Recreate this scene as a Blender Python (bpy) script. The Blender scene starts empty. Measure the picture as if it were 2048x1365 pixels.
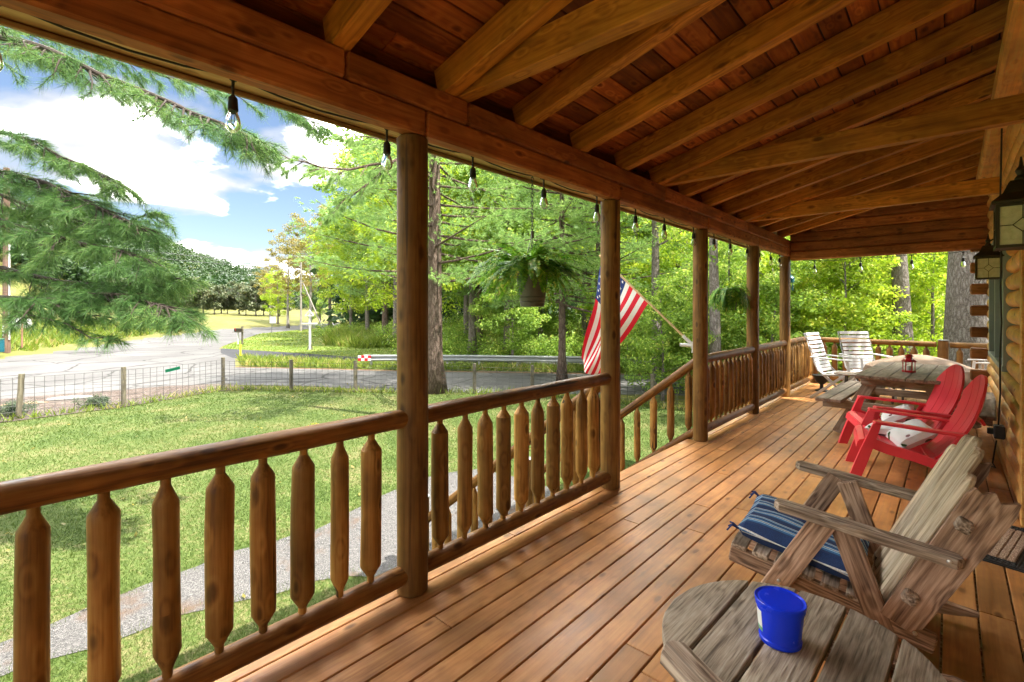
import bpy, math, random
import numpy as np
from mathutils import Matrix, Vector, noise as mnoise
R = math.radians
random.seed(7)
RNG = np.random.default_rng(11)
scene = bpy.context.scene

# ------------------------------------------------------------------ camera
cam_d = bpy.data.cameras.new('camera'); cam = bpy.data.objects.new('camera', cam_d)
scene.collection.objects.link(cam); scene.camera = cam
YAW = R(42.25)
cam.location = (0, 0, 1.408); cam.rotation_euler = (R(90), 0, YAW)
cam_d.sensor_width = 36; cam_d.lens = 967 / 2048 * 36
cam_d.shift_y = -(682.5 - 620) / 2048
cam_d.clip_start = 0.02; cam_d.clip_end = 2000
# ------------------------------------------------------------------ light
SUN_EL, SUN_AZ = R(60), math.atan2(0.95, 0.30)      # azimuth from +Y towards +X
sv = Vector((math.sin(SUN_AZ) * math.cos(SUN_EL), math.cos(SUN_AZ) * math.cos(SUN_EL), math.sin(SUN_EL)))
sun_d = bpy.data.lights.new('sun', 'SUN'); sun_d.energy = 2.0; sun_d.angle = R(0.55); sun_d.color = (1, 0.95, 0.86)
sun = bpy.data.objects.new('sun', sun_d); scene.collection.objects.link(sun)
sun.rotation_euler = sv.to_track_quat('Z', 'Y').to_euler(); sun.location = (20, 10, 30)
world = bpy.data.worlds.new('World'); scene.world = world; world.use_nodes = True
nt = world.node_tree; nt.nodes.clear()
def wn(t, **k):
    n = nt.nodes.new(t)
    for a, b in k.items(): setattr(n, a, b)
    return n
out = wn('ShaderNodeOutputWorld'); bg = wn('ShaderNodeBackground'); bg.inputs[1].default_value = 0.15
sky = wn('ShaderNodeTexSky', sky_type='NISHITA', sun_disc=False, sun_elevation=SUN_EL, sun_rotation=SUN_AZ)
tc = wn('ShaderNodeTexCoord'); sep = wn('ShaderNodeSeparateXYZ'); nt.links.new(tc.outputs['Generated'], sep.inputs[0])
zz = wn('ShaderNodeMath', operation='MAXIMUM'); nt.links.new(sep.outputs[2], zz.inputs[0]); zz.inputs[1].default_value = 0.0
za = wn('ShaderNodeMath', operation='ADD'); nt.links.new(zz.outputs[0], za.inputs[0]); za.inputs[1].default_value = 0.22
dx = wn('ShaderNodeMath', operation='DIVIDE'); nt.links.new(sep.outputs[0], dx.inputs[0]); nt.links.new(za.outputs[0], dx.inputs[1])
dy = wn('ShaderNodeMath', operation='DIVIDE'); nt.links.new(sep.outputs[1], dy.inputs[0]); nt.links.new(za.outputs[0], dy.inputs[1])
cb = wn('ShaderNodeCombineXYZ'); nt.links.new(dx.outputs[0], cb.inputs[0]); nt.links.new(dy.outputs[0], cb.inputs[1])
cb.inputs[2].default_value = 3.1
cn = wn('ShaderNodeTexNoise'); cn.inputs['Scale'].default_value = 1.35; cn.inputs['Detail'].default_value = 9
cn.inputs['Roughness'].default_value = 0.52; cn.inputs['Distortion'].default_value = 0.25
nt.links.new(cb.outputs[0], cn.inputs['Vector'])
cr = wn('ShaderNodeValToRGB'); cr.color_ramp.elements[0].position = 0.475; cr.color_ramp.elements[1].position = 0.56
nt.links.new(cn.outputs[0], cr.inputs[0])
cn2 = wn('ShaderNodeTexNoise'); cn2.inputs['Scale'].default_value = 3.2; cn2.inputs['Detail'].default_value = 6
nt.links.new(cb.outputs[0], cn2.inputs['Vector'])
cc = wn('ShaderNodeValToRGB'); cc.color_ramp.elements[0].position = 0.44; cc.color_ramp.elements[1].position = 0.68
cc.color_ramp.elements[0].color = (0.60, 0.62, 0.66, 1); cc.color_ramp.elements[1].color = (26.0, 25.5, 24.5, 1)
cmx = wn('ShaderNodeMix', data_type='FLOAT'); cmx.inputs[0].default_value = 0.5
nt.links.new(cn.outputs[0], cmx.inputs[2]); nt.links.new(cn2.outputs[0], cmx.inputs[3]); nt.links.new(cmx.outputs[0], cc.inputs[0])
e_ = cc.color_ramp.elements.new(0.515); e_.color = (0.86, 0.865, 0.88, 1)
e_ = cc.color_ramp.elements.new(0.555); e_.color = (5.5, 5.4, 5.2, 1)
mx = wn('ShaderNodeMix', data_type='RGBA'); nt.links.new(cr.outputs[0], mx.inputs[0])
skm = wn('ShaderNodeMix', data_type='RGBA', blend_type='MULTIPLY'); skm.inputs[0].default_value = 1; skm.inputs[7].default_value = (0.16, 0.16, 0.165, 1)
nt.links.new(sky.outputs[0], skm.inputs[6]); nt.links.new(skm.outputs[2], mx.inputs[6])
# clouds above the view are boosted to add light inside the porch
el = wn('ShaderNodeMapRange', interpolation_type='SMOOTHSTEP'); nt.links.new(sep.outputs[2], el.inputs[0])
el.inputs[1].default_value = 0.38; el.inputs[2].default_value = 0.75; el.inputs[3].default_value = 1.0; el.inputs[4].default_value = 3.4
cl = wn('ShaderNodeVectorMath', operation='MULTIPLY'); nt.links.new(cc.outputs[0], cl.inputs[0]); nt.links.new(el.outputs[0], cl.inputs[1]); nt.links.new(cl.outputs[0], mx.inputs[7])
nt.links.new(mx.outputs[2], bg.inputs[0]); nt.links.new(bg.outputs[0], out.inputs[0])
scene.view_settings.view_transform = 'Standard'; scene.view_settings.look = 'None'
scene.view_settings.exposure = 3.15; scene.view_settings.gamma = 1
scene.cycles.max_bounces = 10; scene.cycles.diffuse_bounces = 5; scene.cycles.transmission_bounces = 8
scene.cycles.transparent_max_bounces = 16; scene.cycles.sample_clamp_indirect = 6

# ------------------------------------------------------------------ camera-frame helper for far things
S_, C_ = math.sin(YAW), math.cos(YAW)
def at(px, d, z=None, py=None):
    """world point a distance d ahead of the viewpoint, in the direction of a column of the photograph"""
    r = (px - 1024) / 967 * d
    if z is None: z = 1.408 - (py - 620) * d / 967
    return Vector((r * C_ - d * S_, r * S_ + d * C_, z))

# ------------------------------------------------------------------ materials
def mat_new(name):
    m = bpy.data.materials.new(name); m.use_nodes = True
    t = m.node_tree; b = t.nodes['Principled BSDF']
    return m, t, b
def N(t, typ, ins=None, **k):
    n = t.nodes.new(typ)
    for a, b in k.items(): setattr(n, a, b)
    for a, b in (ins or {}).items():
        if hasattr(b, 'is_output'): t.links.new(b, n.inputs[a])
        else: n.inputs[a].default_value = b
    return n
def ramp(t, fac, stops, interp='LINEAR'):
    n = t.nodes.new('ShaderNodeValToRGB'); e = n.color_ramp.elements; n.color_ramp.interpolation = interp
    while len(e) < len(stops): e.new(0.5)
    for k, (p, c) in enumerate(stops):
        e[k].position = p; e[k].color = (c[0], c[1], c[2], 1) if not isinstance(c, (int, float)) else (c, c, c, 1)
    t.links.new(fac, n.inputs[0]); return n
def wood(name, c0, c1, c2, rough=0.55, rings=9.0, knots=0.5, stain=0.4, scale=1.0, crack=0.0, bump=0.25, coat=0.0, var=0.35, amp=0.13, kth=0.72, fine=0.95, spec=0.28):
    """grain along the local X of every piece"""
    m, t, b = mat_new(name)
    tcn = N(t, 'ShaderNodeTexCoord'); oi = N(t, 'ShaderNodeObjectInfo'); ge = N(t, 'ShaderNodeNewGeometry')
    rs = N(t, 'ShaderNodeMath', {0: oi.outputs['Random'], 1: ge.outputs['Random Per Island']}, operation='ADD')
    r37 = N(t, 'ShaderNodeMath', {0: rs.outputs[0], 1: 53.0}, operation='MULTIPLY')
    of = N(t, 'ShaderNodeVectorMath', {0: tcn.outputs['Object'], 1: r37.outputs[0]}, operation='ADD')
    s1 = N(t, 'ShaderNodeVectorMath', {0: of.outputs[0], 1: (0.55 * scale, 7 * scale, 7 * scale)}, operation='MULTIPLY')
    n1 = N(t, 'ShaderNodeTexNoise', {'Vector': s1.outputs[0], 'Scale': 1.0, 'Detail': 2.0, 'Roughness': 0.45, 'Distortion': 0.3})
    sk = N(t, 'ShaderNodeVectorMath', {0: of.outputs[0], 1: (6.5, 14, 14)}, operation='MULTIPLY')
    vk = N(t, 'ShaderNodeTexVoronoi', {'Vector': sk.outputs[0], 'Scale': 1.0, 'Randomness': 1.0}, feature='F1')
    kd = N(t, 'ShaderNodeMapRange', {0: vk.outputs['Distance'], 1: 0.05, 2: 0.50, 3: 1.0, 4: 0.0}, interpolation_type='SMOOTHSTEP')
    kp = N(t, 'ShaderNodeMath', {0: kd.outputs[0], 1: 0.22 * knots}, operation='MULTIPLY')
    nn = N(t, 'ShaderNodeMath', {0: n1.outputs[0], 1: kp.outputs[0]}, operation='ADD')
    mm = N(t, 'ShaderNodeMath', {0: nn.outputs[0], 1: rings * 6.283}, operation='MULTIPLY')
    si = N(t, 'ShaderNodeMath', {0: mm.outputs[0]}, operation='SINE')
    sf = N(t, 'ShaderNodeVectorMath', {0: of.outputs[0], 1: (3.5 * scale, 75 * scale, 75 * scale)}, operation='MULTIPLY')
    nf = N(t, 'ShaderNodeTexNoise', {'Vector': sf.outputs[0], 'Scale': 1.0, 'Detail': 3.0, 'Roughness': 0.6})
    a1 = N(t, 'ShaderNodeMath', {0: si.outputs[0], 1: amp, 2: 0.5}, operation='MULTIPLY_ADD')
    a2 = N(t, 'ShaderNodeMath', {0: nf.outputs[0], 1: fine, 2: -fine / 2}, operation='MULTIPLY_ADD')
    a3 = N(t, 'ShaderNodeMath', {0: a1.outputs[0], 1: a2.outputs[0]}, operation='ADD')
    cr_ = ramp(t, a3.outputs[0], [(0.15, c0), (0.5, c1), (0.85, c2)])
    # broad stain patches
    ns = N(t, 'ShaderNodeTexNoise', {'Vector': of.outputs[0], 'Scale': 2.2, 'Detail': 4.0, 'Roughness': 0.6})
    st = ramp(t, ns.outputs[0], [(0.35, 1 - stain), (0.62, 1.0)])
    m1 = N(t, 'ShaderNodeMix', {0: 1.0, 6: cr_.outputs[0], 7: st.outputs[0]}, data_type='RGBA', blend_type='MULTIPLY')
    # knots: rare cells only
    kc = N(t, 'ShaderNodeSeparateColor', {0: vk.outputs['Color']})
    kr = N(t, 'ShaderNodeMath', {0: kc.outputs[0], 1: kth}, operation='GREATER_THAN')
    kn = N(t, 'ShaderNodeMapRange', {0: vk.outputs['Distance'], 1: 0.10, 2: 0.30, 3: 1.0, 4: 0.0}, interpolation_type='SMOOTHSTEP')
    kf = N(t, 'ShaderNodeMath', {0: kr.outputs[0], 1: kn.outputs[0]}, operation='MULTIPLY')
    kg = N(t, 'ShaderNodeMath', {0: kf.outputs[0], 1: 0.75 * min(1, knots * 1.6)}, operation='MULTIPLY')
    m2 = N(t, 'ShaderNodeMix', {0: kg.outputs[0], 6: m1.outputs[2], 7: (c0[0] * 0.28, c0[1] * 0.25, c0[2] * 0.25, 1)}, data_type='RGBA')
    rv = N(t, 'ShaderNodeMath', {0: rs.outputs[0]}, operation='FRACT')
    br = N(t, 'ShaderNodeMapRange', {0: rv.outputs[0], 1: 0.0, 2: 1.0, 3: 1 - var, 4: 1 + var * 0.55})
    m3 = N(t, 'ShaderNodeHueSaturation', {'Color': m2.outputs[2], 'Value': br.outputs[0]})
    last = m3.outputs[0]
    if crack:
        sc = N(t, 'ShaderNodeVectorMath', {0: of.outputs[0], 1: (0.8, 26, 26)}, operation='MULTIPLY')
        ncr = N(t, 'ShaderNodeTexNoise', {'Vector': sc.outputs[0], 'Scale': 1.0, 'Detail': 1.0})
        cc_ = ramp(t, ncr.outputs[0], [(0.285, 1.0), (0.31, 0.0)])
        cf = N(t, 'ShaderNodeMath', {0: cc_.outputs[0], 1: crack}, operation='MULTIPLY')
        m4 = N(t, 'ShaderNodeMix', {0: cf.outputs[0], 6: last, 7: (0.02, 0.012, 0.008, 1)}, data_type='RGBA'); last = m4.outputs[2]
    t.links.new(last, b.inputs['Base Color'])
    rr = N(t, 'ShaderNodeMapRange', {0: nf.outputs[0], 1: 0.3, 2: 0.7, 3: rough - 0.1, 4: rough + 0.12})
    t.links.new(rr.outputs[0], b.inputs['Roughness'])
    bp = N(t, 'ShaderNodeBump', {'Height': a3.outputs[0], 'Strength': bump, 'Distance': 0.004})
    t.links.new(bp.outputs[0], b.inputs['Normal'])
    b.inputs['Coat Weight'].default_value = coat; b.inputs['Coat Roughness'].default_value = 0.35
    b.inputs['Specular IOR Level'].default_value = spec
    return m
def plain(name, col, rough=0.6, metal=0.0, noise=0.12, nscale=18, bump=0.0, spec=0.4, aniso=None):
    m, t, b = mat_new(name)
    tcn = N(t, 'ShaderNodeTexCoord'); oi = N(t, 'ShaderNodeObjectInfo')
    v = tcn.outputs['Object']
    if aniso: v = N(t, 'ShaderNodeVectorMath', {0: v, 1: aniso}, operation='MULTIPLY').outputs[0]
    n = N(t, 'ShaderNodeTexNoise', {'Vector': v, 'Scale': nscale, 'Detail': 5.0, 'Roughness': 0.6})
    mr = N(t, 'ShaderNodeMapRange', {0: n.outputs[0], 1: 0.3, 2: 0.7, 3: 1 - noise, 4: 1 + noise})
    h = N(t, 'ShaderNodeHueSaturation', {'Color': (*col, 1), 'Value': mr.outputs[0]})
    t.links.new(h.outputs[0], b.inputs['Base Color'])
    r2 = N(t, 'ShaderNodeMapRange', {0: n.outputs[0], 1: 0.3, 2: 0.7, 3: max(0.03, rough - 0.08), 4: rough + 0.08})
    t.links.new(r2.outputs[0], b.inputs['Roughness'])
    b.inputs['Metallic'].default_value = metal; b.inputs['Specular IOR Level'].default_value = spec
    if bump:
        bp = N(t, 'ShaderNodeBump', {'Height': n.outputs[0], 'Strength': bump, 'Distance': 0.01}); t.links.new(bp.outputs[0], b.inputs['Normal'])
    return m
def leafmat(name, ca, cb_, cc_=None, trans=0.4, patch=0.6, isl=0.6):
    m, t, b = mat_new(name)
    ge = N(t, 'ShaderNodeNewGeometry'); tcn = N(t, 'ShaderNodeTexCoord')
    n = N(t, 'ShaderNodeTexNoise', {'Vector': tcn.outputs['Object'], 'Scale': patch, 'Detail': 2.0})
    a = N(t, 'ShaderNodeMath', {0: ge.outputs['Random Per Island'], 1: isl, 2: -isl / 2}, operation='MULTIPLY_ADD')
    f = N(t, 'ShaderNodeMath', {0: n.outputs[0], 1: a.outputs[0]}, operation='ADD')
    st = [(0.25, ca), (0.7, cb_)] + ([(0.85, cc_)] if cc_ else [])
    r = ramp(t, f.outputs[0], st)
    t.links.new(r.outputs[0], b.inputs['Base Color']); b.inputs['Roughness'].default_value = 0.5
    b.inputs['Specular IOR Level'].default_value = 0.25
    tr = N(t, 'ShaderNodeBsdfTranslucent', {'Color': r.outputs[0]})
    hs = N(t, 'ShaderNodeHueSaturation', {'Color': r.outputs[0], 'Value': 1.5, 'Saturation': 1.05}); t.links.new(hs.outputs[0], tr.inputs['Color'])
    mix = N(t, 'ShaderNodeMixShader', {0: trans, 1: b.outputs[0], 2: tr.outputs[0]})
    t.links.new(mix.outputs[0], t.nodes['Material Output'].inputs[0])
    return m
def groundmat(name, stops, s1, s2, bump=0.4, rough=0.9, world=True, spec=0.1, aniso=(1, 1, 1), mixw=0.5):
    m, t, b = mat_new(name)
    ge = N(t, 'ShaderNodeNewGeometry')
    v = N(t, 'ShaderNodeVectorMath', {0: ge.outputs['Position'], 1: aniso}, operation='MULTIPLY').outputs[0]
    a = N(t, 'ShaderNodeTexNoise', {'Vector': v, 'Scale': s1, 'Detail': 5.0, 'Roughness': 0.6})
    c = N(t, 'ShaderNodeTexNoise', {'Vector': v, 'Scale': s2, 'Detail': 4.0, 'Roughness': 0.7})
    f = N(t, 'ShaderNodeMix', {0: mixw, 2: a.outputs[0], 3: c.outputs[0]}, data_type='FLOAT')
    r = ramp(t, f.outputs[0], stops)
    t.links.new(r.outputs[0], b.inputs['Base Color']); b.inputs['Roughness'].default_value = rough
    b.inputs['Specular IOR Level'].default_value = spec
    bp = N(t, 'ShaderNodeBump', {'Height': c.outputs[0], 'Strength': bump, 'Distance': 0.03}); t.links.new(bp.outputs[0], b.inputs['Normal'])
    return m

M = {}
M['rail'] = wood('stained rail log', (0.09384, 0.0372, 0.007986), (0.2208, 0.09299, 0.01997), (0.3091, 0.1541, 0.0363), rough=0.5, rings=5, knots=0.9, stain=0.45, crack=0.9, var=0.22, kth=0.58, fine=1.2)
M['bal'] = wood('stained baluster log', (0.1855, 0.08582, 0.01971), (0.3864, 0.195, 0.0462), (0.4946, 0.2886, 0.08008), rough=0.5, rings=5, knots=1.0, stain=0.5, crack=0.9, var=0.4, kth=0.58, fine=1.2)
M['post'] = wood('stained post log', (0.1306, 0.05508, 0.01157), (0.2426, 0.1198, 0.02892), (0.2985, 0.1675, 0.04424), rough=0.5, rings=4, knots=0.9, stain=0.4, crack=0.6, var=0.25, kth=0.58, fine=1.2)
M['beam'] = wood('stained beam timber', (0.2253, 0.07277, 0.0201), (0.4507, 0.1567, 0.04385), (0.6084, 0.2426, 0.07308), rough=0.6, rings=7, knots=0.7, stain=0.4, var=0.25)
M['rafter'] = wood('stained rafter timber', (0.3203, 0.115, 0.01452), (0.616, 0.253, 0.033), (0.8131, 0.3795, 0.0594), rough=0.6, rings=7, knots=0.7, stain=0.4, var=0.25)
M['roofboard'] = wood('stained roof board', (0.204, 0.05184, 0.01152), (0.459, 0.1339, 0.0288), (0.612, 0.2246, 0.054), rough=0.6, rings=6, knots=0.9, stain=0.5, var=0.5, scale=0.9)
M['soffit'] = wood('pale soffit board', (0.36, 0.22, 0.09), (0.55, 0.37, 0.17), (0.65, 0.47, 0.24), rough=0.6, rings=5, knots=0.5, stain=0.3)
M['deck'] = wood('stained deck board', (0.3404, 0.1323, 0.03603), (0.5374, 0.2413, 0.07805), (0.6628, 0.3502, 0.1321), rough=0.42, rings=5, knots=0.6, stain=0.42, var=0.22, bump=0.18, coat=0.10, amp=0.10)
M['log'] = wood('honey wall log', (0.6011, 0.2452, 0.06376), (0.88, 0.4471, 0.1222), (0.88, 0.6057, 0.1912), rough=0.5, rings=4, knots=0.8, stain=0.35, var=0.2)
M['logend'] = wood('shade-darkened log side', (0.16, 0.065, 0.02), (0.30, 0.13, 0.045), (0.42, 0.2, 0.075), rough=0.6, rings=4, knots=0.8, stain=0.4)  # shade on the corner log sides is put into this darker brown
M['grey'] = wood('weathered grey timber', (0.1766, 0.1251, 0.08832), (0.4416, 0.3386, 0.2502), (0.6771, 0.5594, 0.4416), rough=0.75, rings=8, knots=0.4, stain=0.35, bump=0.6, var=0.22, crack=0.4, amp=0.2, fine=1.5, scale=1.7)
M['tabletop'] = wood('weathered table plank', (0.1635, 0.1258, 0.08806), (0.3774, 0.3082, 0.2264), (0.5409, 0.4655, 0.3648), rough=0.75, rings=7, knots=0.5, stain=0.45, bump=0.6, var=0.22, crack=0.3, amp=0.12, fine=1.5, scale=2.4)
M['greyslat'] = wood('pale weathered slat', (0.4488, 0.33, 0.2112), (0.7656, 0.6204, 0.4356), (0.9768, 0.8448, 0.6336), rough=0.7, rings=5, knots=0.3, stain=0.35, bump=0.6, var=0.3, fine=1.5, scale=1.7)
M['greydark'] = wood('brown weathered timber', (0.17, 0.102, 0.068), (0.425, 0.272, 0.1785), (0.68, 0.476, 0.34), rough=0.75, rings=8, knots=0.4, stain=0.35, bump=0.6, var=0.2, amp=0.2, fine=1.5, scale=1.7)
M['picnic'] = wood('dark picnic timber', (0.162, 0.108, 0.07425), (0.3375, 0.2497, 0.1755), (0.486, 0.378, 0.2835), rough=0.65, rings=6, knots=0.4, stain=0.4, var=0.15)
M['fencewood'] = wood('weathered fence wood', (0.077, 0.066, 0.044), (0.165, 0.143, 0.099), (0.231, 0.2035, 0.1485), rough=0.8, rings=4, knots=0.4, stain=0.4)
M['creosote'] = wood('creosoted pole wood', (0.096, 0.054, 0.036), (0.18, 0.108, 0.078), (0.252, 0.168, 0.132), rough=0.8, rings=4, knots=0.2, stain=0.3)
M['whitewood'] = plain('white painted wood', (0.468, 0.462, 0.444), 0.6, noise=0.05)
M['white'] = plain('white resin', (0.5576, 0.5576, 0.544), 0.35, noise=0.04)
M['red'] = plain('red resin', (0.72, 0.045, 0.063), 0.38, noise=0.08, nscale=6)
M['redmetal'] = plain('red painted metal', (0.45, 0.012, 0.02), 0.3, noise=0.06)
M['blue'] = plain('blue plastic', (0.004, 0.0405, 0.832), 0.22, noise=0.03, spec=0.5)
M['black'] = plain('black rubber', (0.018, 0.018, 0.018), 0.5, noise=0.2)
M['bronze'] = plain('dark bronze metal', (0.045, 0.038, 0.025), 0.45, 0.6, noise=0.2)
M['galv'] = plain('dull galvanised metal', (0.112, 0.1155, 0.105), 0.5, 0.35, noise=0.2)
M['steel'] = plain('galvanised steel', (0.33, 0.342, 0.342), 0.42, 0.6, noise=0.1)
M['wire'] = plain('fence wire', (0.07, 0.07, 0.0665), 0.5, 0.4, noise=0.05)
M['vinyl'] = plain('grey blue window frame', (0.30, 0.36, 0.37), 0.35, noise=0.04)
M['glasspane'] = plain('window pane', (0.10, 0.13, 0.14), 0.06, 0.0, noise=0.02, spec=1.0)
M['tan'] = plain('tan fabric', (0.1771, 0.1193, 0.077), 0.85, noise=0.1, bump=0.2)
M['whitefab'] = plain('white fabric', (0.75, 0.75, 0.72), 0.9, noise=0.04, nscale=60, bump=0.2)
M['redfab'] = plain('red fabric', (0.62, 0.01, 0.03), 0.8, noise=0.06, nscale=50)
M['bluefab'] = plain('navy fabric', (0.012, 0.03, 0.16), 0.8, noise=0.1, nscale=50)
M['pole'] = wood('varnished pole', (0.42, 0.27, 0.12), (0.60, 0.42, 0.2), (0.70, 0.52, 0.28), rough=0.35, rings=3, knots=0.1, stain=0.1)
M['green'] = plain('green sign', (0.0, 0.085, 0.04), 0.4, noise=0.04)
M['teal'] = plain('teal enamel', (0.009, 0.09, 0.117), 0.3, noise=0.1)
M['yellow'] = plain('yellow plastic', (0.80, 0.62, 0.02), 0.5)
M['bolt'] = plain('bolt metal', (0.6, 0.6, 0.58), 0.35, 0.8)
M['barkpine'] = plain('pine bark', (0.09, 0.06525, 0.05175), 0.9, noise=0.45, nscale=5, bump=1.0, aniso=(3, 3, 0.8))
M['barkgrey'] = plain('grey bark', (0.1215, 0.108, 0.099), 0.9, noise=0.5, nscale=7, bump=1.0, aniso=(3, 3, 0.9))
def barkmat(name, c0, c1, c2, sc):
    m, t, b = mat_new(name)
    tcn = N(t, 'ShaderNodeTexCoord')
    n0 = N(t, 'ShaderNodeTexNoise', {'Vector': tcn.outputs['Object'], 'Scale': 4.0, 'Detail': 3.0})
    wv = N(t, 'ShaderNodeMix', {0: 0.12, 4: tcn.outputs['Object'], 5: n0.outputs['Color']}, data_type='VECTOR')
    v = N(t, 'ShaderNodeVectorMath', {0: wv.outputs[1], 1: (sc * 1.5, sc * 1.5, sc * 0.32)}, operation='MULTIPLY')
    vo = N(t, 'ShaderNodeTexVoronoi', {'Vector': v.outputs[0], 'Scale': 1.0}, feature='DISTANCE_TO_EDGE')
    nf = N(t, 'ShaderNodeTexNoise', {'Vector': tcn.outputs['Object'], 'Scale': 30.0, 'Detail': 6.0, 'Roughness': 0.75})
    f = N(t, 'ShaderNodeMapRange', {0: vo.outputs[0], 1: 0.0, 2: 0.28, 3: 0.0, 4: 1.0})
    g = N(t, 'ShaderNodeMix', {0: 0.72, 2: f.outputs[0], 3: nf.outputs[0]}, data_type='FLOAT')
    r = ramp(t, g.outputs[0], [(0.22, c0), (0.5, c1), (0.8, c2)])
    t.links.new(r.outputs[0], b.inputs['Base Color']); b.inputs['Roughness'].default_value = 0.95; b.inputs['Specular IOR Level'].default_value = 0.1
    bp = N(t, 'ShaderNodeBump', {'Height': g.outputs[0], 'Strength': 1.0, 'Distance': 0.06}); t.links.new(bp.outputs[0], b.inputs['Normal'])
    return m
M['barkpine'] = barkmat('pine bark', (0.045, 0.03, 0.022), (0.14, 0.10, 0.078), (0.22, 0.17, 0.14), 9)
M['barkgrey'] = barkmat('grey bark', (0.07, 0.055, 0.045), (0.20, 0.17, 0.15), (0.33, 0.30, 0.28), 14)
M['barkpale'] = plain('pale bark', (0.2475, 0.225, 0.189), 0.85, noise=0.25, nscale=3, bump=0.5)
M['twig'] = plain('twig bark', (0.04, 0.028, 0.02), 0.9, noise=0.2)
M['leafyel'] = leafmat('yellow green leaves', (0.2016, 0.3024, 0.03024), (0.3629, 0.4637, 0.04536), (0.5242, 0.5242, 0.08064), 0.45)
M['leafgrn'] = leafmat('green leaves', (0.1223, 0.2086, 0.03592), (0.2668, 0.386, 0.06156), (0.4891, 0.5215, 0.1231), 0.45)
M['leafdark'] = leafmat('dark green leaves', (0.018, 0.045, 0.012), (0.042, 0.084, 0.018), None, 0.3)
M['leafsparse'] = leafmat('sparse ochre leaves', (0.144, 0.1368, 0.0288), (0.2592, 0.216, 0.0504), (0.3024, 0.216, 0.0864), 0.4)
M['needle'] = leafmat('pine needles', (0.05278, 0.1232, 0.03519), (0.1144, 0.2111, 0.05278), (0.2111, 0.3079, 0.07918), 0.3, patch=1.2)
M['needlemid'] = leafmat('pale pine needles', (0.1417, 0.2531, 0.07087), (0.2734, 0.405, 0.1215), (0.4253, 0.5265, 0.1823), 0.35, patch=0.5)
M['conifer'] = leafmat('blue green conifer', (0.06318, 0.08752, 0.03931), (0.1215, 0.1382, 0.06227), (0.2187, 0.1659, 0.08848), 0.2, patch=0.15)
M['farwood'] = leafmat('far woodland', (0.01527, 0.04068, 0.01056), (0.03491, 0.07178, 0.01759), (0.06109, 0.09094, 0.02463), 0.2, patch=0.03)
M['fern'] = leafmat('fern leaves', (0.04912, 0.1472, 0.01474), (0.1571, 0.3241, 0.02947), (0.3535, 0.3732, 0.06876), 0.3, patch=6)
M['shrub'] = leafmat('grey green shrub', (0.045, 0.072, 0.0405), (0.09, 0.1215, 0.063), None, 0.3)
M['grassblade'] = leafmat('grass blades', (0.04649, 0.08118, 0.01328), (0.08911, 0.1218, 0.02657), (0.1628, 0.1402, 0.05314), 0.35, patch=0.9, isl=0.28)
M['tallgrass'] = leafmat('tall grass blades', (0.09765, 0.1485, 0.01755), (0.1814, 0.2295, 0.0351), (0.3208, 0.27, 0.0936), 0.35, patch=0.6)
M['lawn'] = groundmat('lawn', [(0.36, (0.04059, 0.07011, 0.01476)), (0.5, (0.07749, 0.107, 0.02768)), (0.60, (0.1402, 0.1291, 0.05535))], 0.9, 14, 0.6)
M['field'] = groundmat('field', [(0.35, (0.072, 0.0945, 0.018)), (0.5, (0.1215, 0.1215, 0.0315)), (0.65, (0.18, 0.153, 0.063))], 0.12, 3, 0.5)
M['verge'] = groundmat('verge grass', [(0.35, (0.06435, 0.1089, 0.01485)), (0.5, (0.1089, 0.1584, 0.02475)), (0.65, (0.1782, 0.1782, 0.05445))], 0.5, 8, 0.6)
M['asphalt'] = groundmat('pale asphalt', [(0.35, (0.0769, 0.07382, 0.07227)), (0.5, (0.1045, 0.1015, 0.09837)), (0.65, (0.1321, 0.1292, 0.1261))], 0.35, 22, 0.15, aniso=(0.7294, 0.7294, 0.7294), mixw=0.35)
t_ = M['asphalt'].node_tree; b_ = t_.nodes['Principled BSDF']; ge_ = t_.nodes['Geometry'] if 'Geometry' in t_.nodes else N(t_, 'ShaderNodeNewGeometry')
nz_ = N(t_, 'ShaderNodeTexNoise', {'Vector': ge_.outputs['Position'], 'Scale': 0.9, 'Detail': 5.0})
vv_ = N(t_, 'ShaderNodeMix', {0: 0.35, 4: ge_.outputs['Position'], 5: nz_.outputs['Color']}, data_type='VECTOR')
vc_ = N(t_, 'ShaderNodeTexVoronoi', {'Vector': vv_.outputs[1], 'Scale': 0.42}, feature='DISTANCE_TO_EDGE')
ck_ = ramp(t_, vc_.outputs[0], [(0.006, 1.0), (0.02, 0.0)])
src_ = b_.inputs['Base Color'].links[0].from_socket
mk_ = N(t_, 'ShaderNodeMix', {0: ck_.outputs[0], 6: src_, 7: (0.045, 0.043, 0.04, 1)}, data_type='RGBA')
t_.links.new(mk_.outputs[2], b_.inputs['Base Color'])
M['asphalt2'] = groundmat('dark asphalt', [(0.35, (0.0324, 0.03348, 0.03672)), (0.65, (0.0594, 0.0594, 0.06372))], 0.5, 25, 0.15)
M['dirt'] = groundmat('dirt edge', [(0.35, (0.081, 0.045, 0.027)), (0.5, (0.144, 0.09, 0.054)), (0.65, (0.153, 0.135, 0.063))], 2.0, 30, 0.6)
M['mulch'] = groundmat('mulch', [(0.38, (0.0315, 0.02025, 0.01575)), (0.5, (0.09, 0.0675, 0.05625)), (0.62, (0.189, 0.162, 0.1395))], 3, 26, 1.0, mixw=0.7)
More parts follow.
